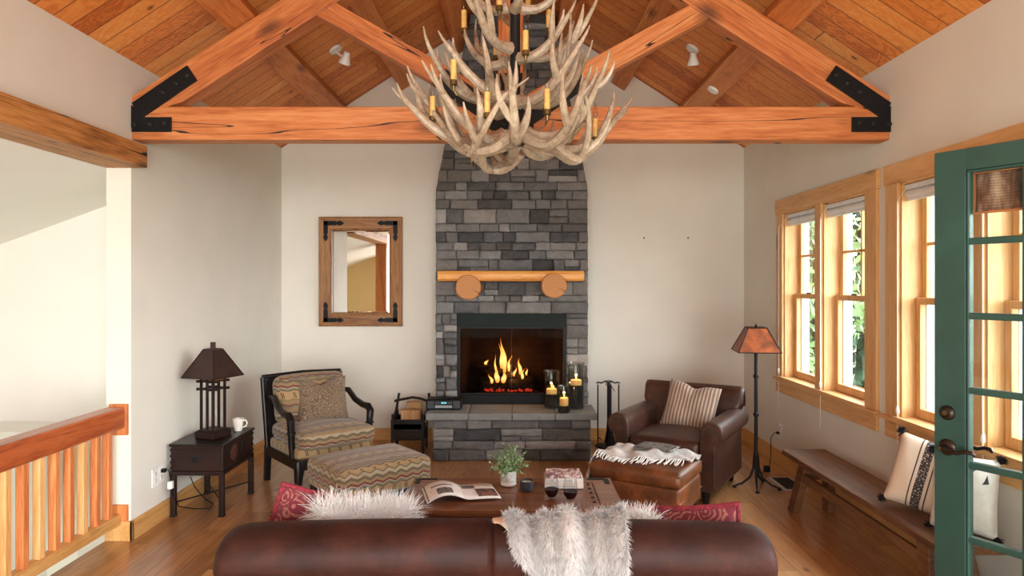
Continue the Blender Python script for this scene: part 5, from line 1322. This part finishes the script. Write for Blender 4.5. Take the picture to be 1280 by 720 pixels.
for sx in (-1,1):
    for sy in (-1,1):
        m = MB(); x, y = sx*(hx-.06), sy*(hy-.06); m.hexa([(x-.024,y-.024,0),(x+.024,y-.024,0),(x+.024,y+.024,0),(x-.024,y+.024,0),(x-.036,y-.036,.222),(x+.036,y-.036,.222),(x+.036,y+.036,.222),(x-.036,y+.036,.222)]); m.build('leg', W['chest'], t, smooth=False, bevel=.004)
for sx in (-1,1):
    for sy in (-1,1):
        m = MB(); x, y = sx*(hx-.03), sy*(hy-.025); m.box(min(x,x-sx*.10),max(x,x-sx*.10),y-.014,y+.014,TZ-.001,TZ+.002); m.box(x-.014,x+.014,min(y,y-sy*.09),max(y,y-sy*.09),TZ-.001,TZ+.0021)
        m.build('corner_strap', W['black'], t, smooth=False)
    m = MB()
    for i in range(5): m.lathe([(.010,0),(.008,.004),(.003,.006)], (sx*(hx-.135), -.15+i*.075, TZ-.003), 10)
    m.build('iron_stud', W['iron'], t)

# on the table
t = thing('potted_plant', 'small green leafy plant in a white concrete pot on the coffee table', 'plant', (px3(635.5,0,3.643).x, 3.66, TZ+.0005))
m = MB(); m.lathe([(.039,0),(.042,.003),(.043,.078),(.039,.078),(.038,.066)], n=28); m.build('pot', W['pot'], t)
m = MB(); m.lathe([(.038,.060),(.03,.068),(.002,.070)], n=20); m.build('soil', W['filler'], t)
rl = random.Random(9); st = MB(); lf = MB()
for i in range(80):
    a = rl.random()*6.28; el = rl.uniform(.05,1.15); d = Vector((math.cos(a)*math.sin(el), math.sin(a)*math.sin(el), math.cos(el))); L = rl.uniform(.08,.155)*(1.0 if el < .8 else .85); p0 = Vector((math.cos(a)*.015, math.sin(a)*.015, .068)); P = [p0 + d*L*f + Vector((0,0,-.035*f*f*el)) for f in (0,.35,.7,1)]
    st.tube(P, .0011, 4)
    for k in range(11):
        f = .25+.75*k/10; q = p0 + d*L*f + Vector((0,0,-.035*f*f*el)); u = Vector((rl.uniform(-1,1),rl.uniform(-1,1),rl.uniform(-.2,.9))).normalized(); v = u.cross(d).normalized(); l = rl.uniform(.011,.018); n = u.cross(v)*.002
        vs = [lf.bm.verts.new(q), lf.bm.verts.new(q+u*l*.5+v*l*.42+n), lf.bm.verts.new(q+u*l), lf.bm.verts.new(q+u*l*.5-v*l*.42+n)]; lf.bm.faces.new(vs)
st.build('stems', W['stem'], t); lf.build('foliage', W['leaf'], t, smooth=False)
t = thing('cup_candle', 'charcoal cup candle with a pale lit top beside the plant pot', 'candle', (px3(658.5,0,3.56).x, 3.56, TZ+.0005))
m = MB(); m.lathe([(.028,0),(.034,.004),(.037,.03),(.036,.052),(.0325,.052),(.033,.03)], n=28, cap1=False); m.build('cup', W['charcoalcup'], t)
m = MB(); m.lathe([(.01,.02),(.033,.032),(.033,.041),(.008,.042)], n=24); m.build('wax', W['wax'], t)
m = MB(); m.tube([(0,0,.04),(.001,0,.05)], .001, 5); m.build('wick', W['char'], t)
# stack of three books
bks = [('book', 'thick white book at the bottom of the stack on the coffee table', .205, .135, .026, 0, W['ceramic']), ('book', 'white book in the middle of the stack on the coffee table', .202, .132, .026, .01, W['ceramic']), ('book', 'book with a printed cover on top of the stack on the coffee table', .185, .128, .018, -.01, W['printcover'])]
z = TZ+.0005
for nm, lb, bw, bd, bh, rz, cv in bks:
    t = thing(nm, lb, 'book', (px3(704,0,3.65).x, 3.655, z), rz, 'books on the coffee table')
    m = MB(); m.box(-bw/2,bw/2,-bd/2,bd/2,bh-.0025,bh); m.box(-bw/2,bw/2,-bd/2,bd/2,0,.0025); m.box(-bw/2,bw/2,-bd/2,-bd/2+.003,.0025,bh-.0025); m.build('cover', cv, t, smooth=False, bevel=.0008)
    m = MB(); m.box(-bw/2+.004,bw/2-.004,-bd/2+.003,bd/2-.004,.0026,bh-.0026); m.build('page_block', W['paper'], t, smooth=False)
    if cv is W['ceramic']:
        m = MB(); m.box(-bw/2+.03,bw/2-.05,-bd/2-.0006,-bd/2+.0004,bh*.4,bh*.6); m.build('spine_band', W['vinyl'], t, smooth=False)
    z += bh+.0006
def wineglass(px_, Y, lab):
    t = thing('wine_glass', lab, 'glass', (px3(px_,0,Y).x, Y, TZ+.0005), 0, 'wine glasses on the coffee table')
    m = MB(); O = [(.018,0),(.024,.003),(.034,.025),(.0375,.045),(.0355,.075),(.030,.108)]; I = [(r-.0014, z_) for r, z_ in O[::-1] if z_ > .02]+[(.022,.006)]
    m.lathe(O+I, n=32); m.build('bowl', W['wineglass'], t)
    m = MB(); m.lathe([(.020,.007),(.0322,.026),(.0358,.043),(.0358,.044)], n=28); m.build('wine', W['wine'], t)
wineglass(689.5, 3.44, 'stemless glass of red wine, the left one of the two on the coffee table'); wineglass(713, 3.405, 'stemless glass of red wine, the right one of the two, nearer the fur throw')
# open magazine
t = thing('magazine', 'open glossy magazine lying spread on the left of the coffee table', 'magazine', (-.285, 3.49, TZ+.001), R(14))
def page(sg, lift):
    def g(u, v):
        x = sg*u*.185; z = .004 + lift*math.sin(math.pi*min(1,u*1.02))**.8*(1-.25*u) ; z += .012*math.exp(-u*9)
        return (x, -.122+.244*v, z)
    return g
m = MB(); m.grid(page(-1,.040), 20, 4); m.build('left_pages', W['paper'], t, solid=.006)
m = MB(); m.grid(page(1,.006), 20, 4); m.build('right_pages', W['paper'], t, solid=.006)
def on_page(sg, lift, u0, u1, v0, v1, mat, nm):
    g = page(sg, lift); m = MB(); m.grid(lambda a, b: tuple(Vector(g(u0+(u1-u0)*a, v0+(v1-v0)*b))+Vector((0,0,.0038))), 10, 3); m.build(nm, mat, t)
on_page(-1,.040,.25,.68,.12,.5,W['printbw'],'printed_picture'); on_page(-1,.040,.2,.8,.66,.74,W['printbw'],'printed_picture'); on_page(-1,.040,.93,.99,.0,1,W['printbw'],'printed_picture')
on_page(1,.006,.42,.98,.1,.62,W['print'],'printed_picture'); on_page(1,.006,.08,.45,.66,.9,W['printbw'],'printed_picture')

# ================================================================== SOFA
SX = px3(619,0,2.2).x
t = thing('leather_sofa', 'large oxblood leather sofa seen from behind in the foreground', 'sofa', (SX, 2.2, 0)); so = t
HWD = .932
m = MB()
def sback(u, v):
    P = [(.30,.37),(.275,.52),(.255,.63),(.225,.684),(.17,.716),(.10,.720),(.045,.701),(.012,.662),(.004,.61),(.02,.567),(.045,.52),(.055,.43),(.055,.25),(.055,.10)]
    i = v*(len(P)-1); k = min(int(i), len(P)-2); f = i-k
    p0 = Vector(P[max(0,k-1)]); p1 = Vector(P[k]); p2 = Vector(P[k+1]); p3 = Vector(P[min(len(P)-1,k+2)])
    q_ = .5*((2*p1)+(p2-p0)*f+(2*p0-5*p1+4*p2-p3)*f*f+(3*p1-p0-3*p2+p3)*f**3); y, z = q_
    a = 2*u-1; w = HWD; e = max(0, abs(a)-.84)/.16; s = math.sqrt(max(0,1-e**2.4)); cy, cz = .13, .585
    q = .32+.68*s
    x = a*w if e == 0 else math.copysign(w*.84 + w*.16*math.sin(e*math.pi/2)**.95*.985, a)
    zz = z
    if z > cz: zz = cz+(z-cz)*q + 0
    zz -= .018*(a**2)*(1 if z > .5 else 0)
    yy = cy+(y-cy)*(.55+.45*s)
    seam = .011*math.exp(-((x+.013)/.007)**2)
    d = Vector((y-cy, z-cz)); 
    if d.length > .01: d.normalize(); yy -= d.x*seam; zz -= d.y*seam
    return (x, yy, zz)
m.grid(sback, 320, 52); bmesh.ops.holes_fill(m.bm, edges=[e for e in m.bm.edges if e.is_boundary], sides=0)
m.build('backrest', W['leather_sofa'], t, angle=70)
for sx in (-1,1):
    m = MB(); m.tube([(sx*(HWD-.012),.10,.64),(sx*(HWD-.006),.06,.63),(sx*(HWD-.01),.045,.60),(sx*(HWD-.015),.05,.56),(sx*(HWD-.02),.055,.2)], .005, 6); m.build('end_welt', W['leather_sofa'], t)
m = MB(); m.box(-HWD+.05,HWD-.05,.06,.86,.08,.30); m.build('seat_base', W['leather_sofa'], t, smooth=False, bevel=.02)
for i in (-1,0,1):
    m = MB(); m.rbox((i*.50,.58,.37),(.49,.60,.15),.05,(0,.01,.02)); m.build('seat_cushion', W['leather_sofa'], t)
for sx in (-1,1):
    m = MB(); prof = [(sx*(HWD-.17),.09),(sx*(HWD-.17),.37)]+[(sx*(HWD-.085)+sx*.095*math.cos(R(170-k*20)), .42+.075*math.sin(R(170-k*20))) for k in range(11)]+[(sx*(HWD-.03),.34),(sx*(HWD-.03),.09)]
    m.prism(prof, .16, .84, 'y'); m.build('arm', W['leather_sofa'], t, bevel=.012, angle=50)
    for y in (.12,.78):
        m = MB(); m.lathe([(.022,0),(.034,.085)], (sx*(HWD-.10),y,0), 12); m.build('foot', W['darkwood'], t)
# red pillows
def red(lab, loc, yaw, lean, roll, sc=1):
    p = pillow_mesh(.46*sc,.44*sc,.15,.0,.08,seed=8).build('fringed_pillow', W['redpaisley']); tag(p, lab, 'pillow', 'red pillows on the sofa'); place(p, loc, yaw, lean, roll); piping(.46*sc,.44*sc,.08,0,.011,W['redtrim'],p,260,'fringe_trim'); return p
red('red paisley pillow with thick fringe in the left corner of the sofa', (-.86,2.64,.365), R(30), R(10), R(20), .86)
red('red paisley pillow with thick fringe in the right corner of the sofa', (.69,2.64,.31), R(-18), R(20), R(-8), .98)
# white fur cushions
def furpillow(lab, loc, yaw, lean, roll, w, h, seed):
    p = pillow_mesh(w,h,.15,.0,.08,seed=seed).build('fur_pillow', W['fur']); tag(p, lab, 'pillow', 'white fur pillows on the sofa'); place(p, loc, yaw, lean, roll)
    rf = random.Random(seed); random.seed(seed); m = MB(); me = p.data; polys = [q for q in me.polygons if q.center.z > h*.25]
    for q in polys:
        for k in range(9):
            vs = [me.vertices[i].co for i in q.vertices]; a, b = rf.random(), rf.random(); c = vs[0].lerp(vs[1], a).lerp(vs[-1].lerp(vs[min(2,len(vs)-1)], a), b)
            d = q.normal + Vector((rf.gauss(0,.35), rf.gauss(0,.35), rf.gauss(.25,.35))); m.blade(c, d, rf.uniform(.045,.085), .0015, Vector((rf.gauss(0,.12),rf.gauss(0,.12),-.12)), 3)
    o = m.build('long_fur', W['fur'], p, smooth=False); o['kind'] = 'stuff'; return p
furpillow('shaggy white fur pillow leaning on the left half of the sofa', (-.605,2.62,.36), R(12), R(14), R(5), .36,.35, 21)
furpillow('shaggy white fur pillow on the right half of the sofa, beside the fur throw', (.42,2.54,.345), R(-8), R(14), R(-8), .27,.33, 22)

# fur throw over the sofa back
t = thing('fur_throw', 'soft grey and cream faux fur throw draped over the back of the sofa', 'throw', (SX, 2.2, 0)); 
def fp(u, v):
    # u across (left to right), v from the seat side over the top and down the back
    x0 = px3(612,0,2.2).x - SX; x1 = px3(784,0,2.2).x - SX
    lo = max(0, min(1, (u-.02)/.52)); Lb = .02 + .34*lo**.9 if u < .55 else .36 - .14*((u-.55)/.45)**2.0
    s = -.20 + v*(.20+Lb)                    # arc length measured from the crest
    x = x0 + (x1-x0)*u - .0*v
    fold = .5+.5*math.sin(u*19.5-1.2) ; fold = .5+.5*math.sin(u*15.0-.9+.9*math.sin(v*2.2)); lift = .010 + .040*(.75*fold+.25*math.sin(u*31+2))*min(1,u*3.5)*math.exp(-max(0,-s)*4)
    x += .02*math.sin(u*19.5+.5)*(v-.3)
    conv = max(0, s)*.55
    x += (x0+(x1-x0)*.70 - x)*min(.45, conv*1.6)*(1 if u < .7 else 1-.15*(u-.7)/.3)
    # path around the crest
    if s < 0: y = .10 - s*.75; z = .724 + s*.52*(1 if s < -.02 else .3)
    else:
        a = min(s/.115, 1.25); y = .10 - .105*math.sin(min(a,1.57)); z = .721 - .112*(1-math.cos(min(a,1.57)))
        if s > .115*1.25: z -= (s-.115*1.25); y += (s-.144)*.12
    n = Vector((0, -max(0,min(1,s*9)), 1-max(0,min(.9,s*7)))).normalized()
    return Vector((x,0,0)) + Vector((0,y,z)) + n*lift
base = NT('fur_backing'); 
m = MB(); m.grid(lambda u, v: tuple(fp(u,v)), 70, 50); bmesh.ops.recalc_face_normals(m.bm, faces=m.bm.faces)
W['backing'] = plain('suede_backing', (196,160,128), .95, var=.1, nscale=30, bump=.1)
m.paint(m.bm.faces, (.56,.50,.46)); m.paint([f for f in m.bm.faces if f.calc_center_median().x < px3(628,0,2.2).x-SX], (.50,.33,.22)); o = m.build('pelt', W['furthrow'], t, solid=.006, angle=80)
rf = random.Random(77); random.seed(5); m = MB()
for i in range(26000):
    u, v = rf.random(), rf.random(); u = 1-abs(rf.gauss(0,.012)) if i % 16 == 0 else u; v = 1-abs(rf.gauss(0,.02)) if i % 14 == 1 else v; p = fp(u, v); e = 1e-3
    du = fp(min(1,u+e), v)-fp(max(0,u-e), v); dv_ = fp(u, min(1,v+e))-fp(u, max(0,v-e)); n = du.cross(dv_)
    if n.length < 1e-12 or (u < .10 and v > .45): continue
    n.normalize()
    if n.dot(Vector((0,-.5,.8))) < 0: n = -n
    flow = dv_.normalized()
    d = n*.55 + flow*1.0 + Vector((rf.gauss(0,.34), rf.gauss(0,.34), rf.gauss(0,.34)))
    c = rf.random(); nz = mnoise.noise(Vector((p.x*9, p.y*9, p.z*9)))
    g = .62 + .18*c if c > .16 else .34; g = g*(1+.14*nz); g *= .9; tint = (g*.95, g*.92, g*.90)
    m.blade(p + n*.004, d, rf.uniform(.018,.034), .0010, Vector((0,0,-.10)), 2, tint)
o = m.build('fur_pile', W['furthrow'], t, smooth=False); o['kind'] = 'stuff'

# ================================================================== BENCH AND PILLOWS
t = thing('wooden_bench', 'long rustic brown wooden bench under the windows along the right wall', 'bench', (1.985, 3.82, 0))
BZ = .39
m = MB(); m.box(-.150,.150,-.88,.88,BZ-.035,BZ); m.build('seat_plank', W['bench'], t, smooth=False, bevel=.006)
for sy in (-1,1):
    for sx in (-1,1):
        m = MB(); y0_, y1_ = sy*.66, sy*.755; x0_, x1_ = sx*.075, sx*.118
        m.hexa([(x1_-.024,y1_-.045,0),(x1_+.024,y1_-.045,0),(x1_+.024,y1_+.045,0),(x1_-.024,y1_+.045,0),(x0_-.024,y0_-.05,BZ-.035),(x0_+.024,y0_-.05,BZ-.035),(x0_+.024,y0_+.05,BZ-.035),(x0_-.024,y0_+.05,BZ-.035)]); m.build('leg', W['bench'], t, smooth=False, bevel=.005)
    m = MB(); m.box(-.08,.08,sy*.68-.02,sy*.68+.02,.24,.30); m.build('cross_rail', W['bench'], t, smooth=False, bevel=.003)
for sx in (-1,1):
    m = MB(); m.box(sx*.093-.012,sx*.093+.012,-.70,.70,.225,.285) ; m.build('stretcher', W['bench'], t, smooth=False, bevel=.004)
def tassel(par, x, z):
    m = MB(); random.seed(int(x*1000+z*77)); d = Vector((x,0,z-.21)).normalized(); p = Vector((x,0,z)); m.sphere(tuple(p+d*.005), .014, 6)
    for i in range(110): m.blade(p, d+Vector((random.gauss(0,.55),random.gauss(0,.55),random.gauss(0,.55))), .032, .003, Vector((0,0,-.05)), 2)
    m.build('tassel', W['blackyarn'], par)
def bpillow(lab, loc, yaw, lean, roll, mat, w, h, th):
    p = pillow_mesh(w,h,th,.0,.05,seed=12).build('tasselled_pillow', mat); tag(p, lab, 'pillow', 'pillows on the bench'); place(p, loc, yaw, lean, roll)
    for sx in (-1,1):
        for z in (.008, h-.008): tassel(p, sx*(w/2-.006), z)
    return p
bpillow('cream linen pillow with a dark stripe and black tassels on the bench', (2.005,3.40,.395), R(-38), R(-10), R(13), W['linen'], .32,.36,.15)
W['patch'] = W['pillowwhite']
p2 = bpillow('plain white pillow with a dark corner patch behind the green door stile', (2.035,3.10,.395), R(-48), R(-10), R(0), W['pillowwhite'], .27,.35,.15)
m = MB(); m.hexa([(.045,-.080,.225),(.105,-.062,.24),(.105,-.045,.24),(.045,-.060,.225),(.045,-.070,.30),(.095,-.052,.295),(.095,-.035,.295),(.045,-.050,.30)]); m.build('dark_patch', W['charcoalcup'], p2, smooth=False)

# ================================================================== LIGHT AND CAMERA
w = bpy.data.worlds.new('daylight'); bpy.context.scene.world = w; w.use_nodes = True
nt = w.node_tree; bg = nt.nodes['Background']
tc = nt.nodes.new('ShaderNodeTexCoord'); sp = nt.nodes.new('ShaderNodeSeparateXYZ'); nt.links.new(tc.outputs['Generated'], sp.inputs[0])
rp = nt.nodes.new('ShaderNodeValToRGB'); nt.links.new(sp.outputs[2], rp.inputs[0]); e = rp.color_ramp
e.elements[0].position = 0; e.elements[0].color = (.97,1.0,.985,1); e.elements[1].position = .6; e.elements[1].color = (.80,.90,1.0,1)
nt.links.new(rp.outputs[0], bg.inputs[0])
mr = nt.nodes.new('ShaderNodeMapRange'); nt.links.new(sp.outputs[0], mr.inputs[0]); mr.inputs[1].default_value = -.2; mr.inputs[2].default_value = .6; mr.inputs[3].default_value = .7; mr.inputs[4].default_value = WORLD
nt.links.new(mr.outputs[0], bg.inputs[1])
def area(name, loc, rot, sx, sy, en, col):
    L = bpy.data.lights.new(name, 'AREA'); L.shape = 'RECTANGLE'; L.size = sx; L.size_y = sy; L.energy = en; L.color = col
    o = bpy.data.objects.new(name, L); C.objects.link(o); o.location = loc; o.rotation_euler = rot; return o
def point(name, loc, en, col, r=.05):
    L = bpy.data.lights.new(name, 'POINT'); L.energy = en; L.color = col; L.shadow_soft_size = r
    o = bpy.data.objects.new(name, L); C.objects.link(o); o.location = loc; return o
# added fill lamp behind the camera, aimed up; daylight of the stair hall's windows
area('rear_window_daylight', (0, -2.6, 1.2), (R(90+TILT), 0, 0), 4.2, 2.6, REAR, (1,.985,.955))
area('stair_window_daylight', (-5.1, 2.2, .9), (0, R(-90), 0), 2.2, 4.0, STAIR, (1,.98,.96))
point('fire_glow', (CX, CY+.09, .72), 5, (1,.5,.18), .08)
cam = bpy.data.cameras.new('camera'); co = bpy.data.objects.new('camera', cam); C.objects.link(co)
co.location = (0,0,CAMZ); co.rotation_euler = (R(90),0,0); cam.sensor_width = 36; cam.lens = F/1280*36
cam.shift_x = -(VX-640)/1280; cam.shift_y = (VY-360)/1280; cam.clip_start = .05
sc = bpy.context.scene; sc.camera = co
sc.view_settings.view_transform = 'Standard'; sc.view_settings.look = 'None'; sc.view_settings.exposure = EXPO; sc.view_settings.gamma = 1; sc.view_settings.use_curve_mapping = False
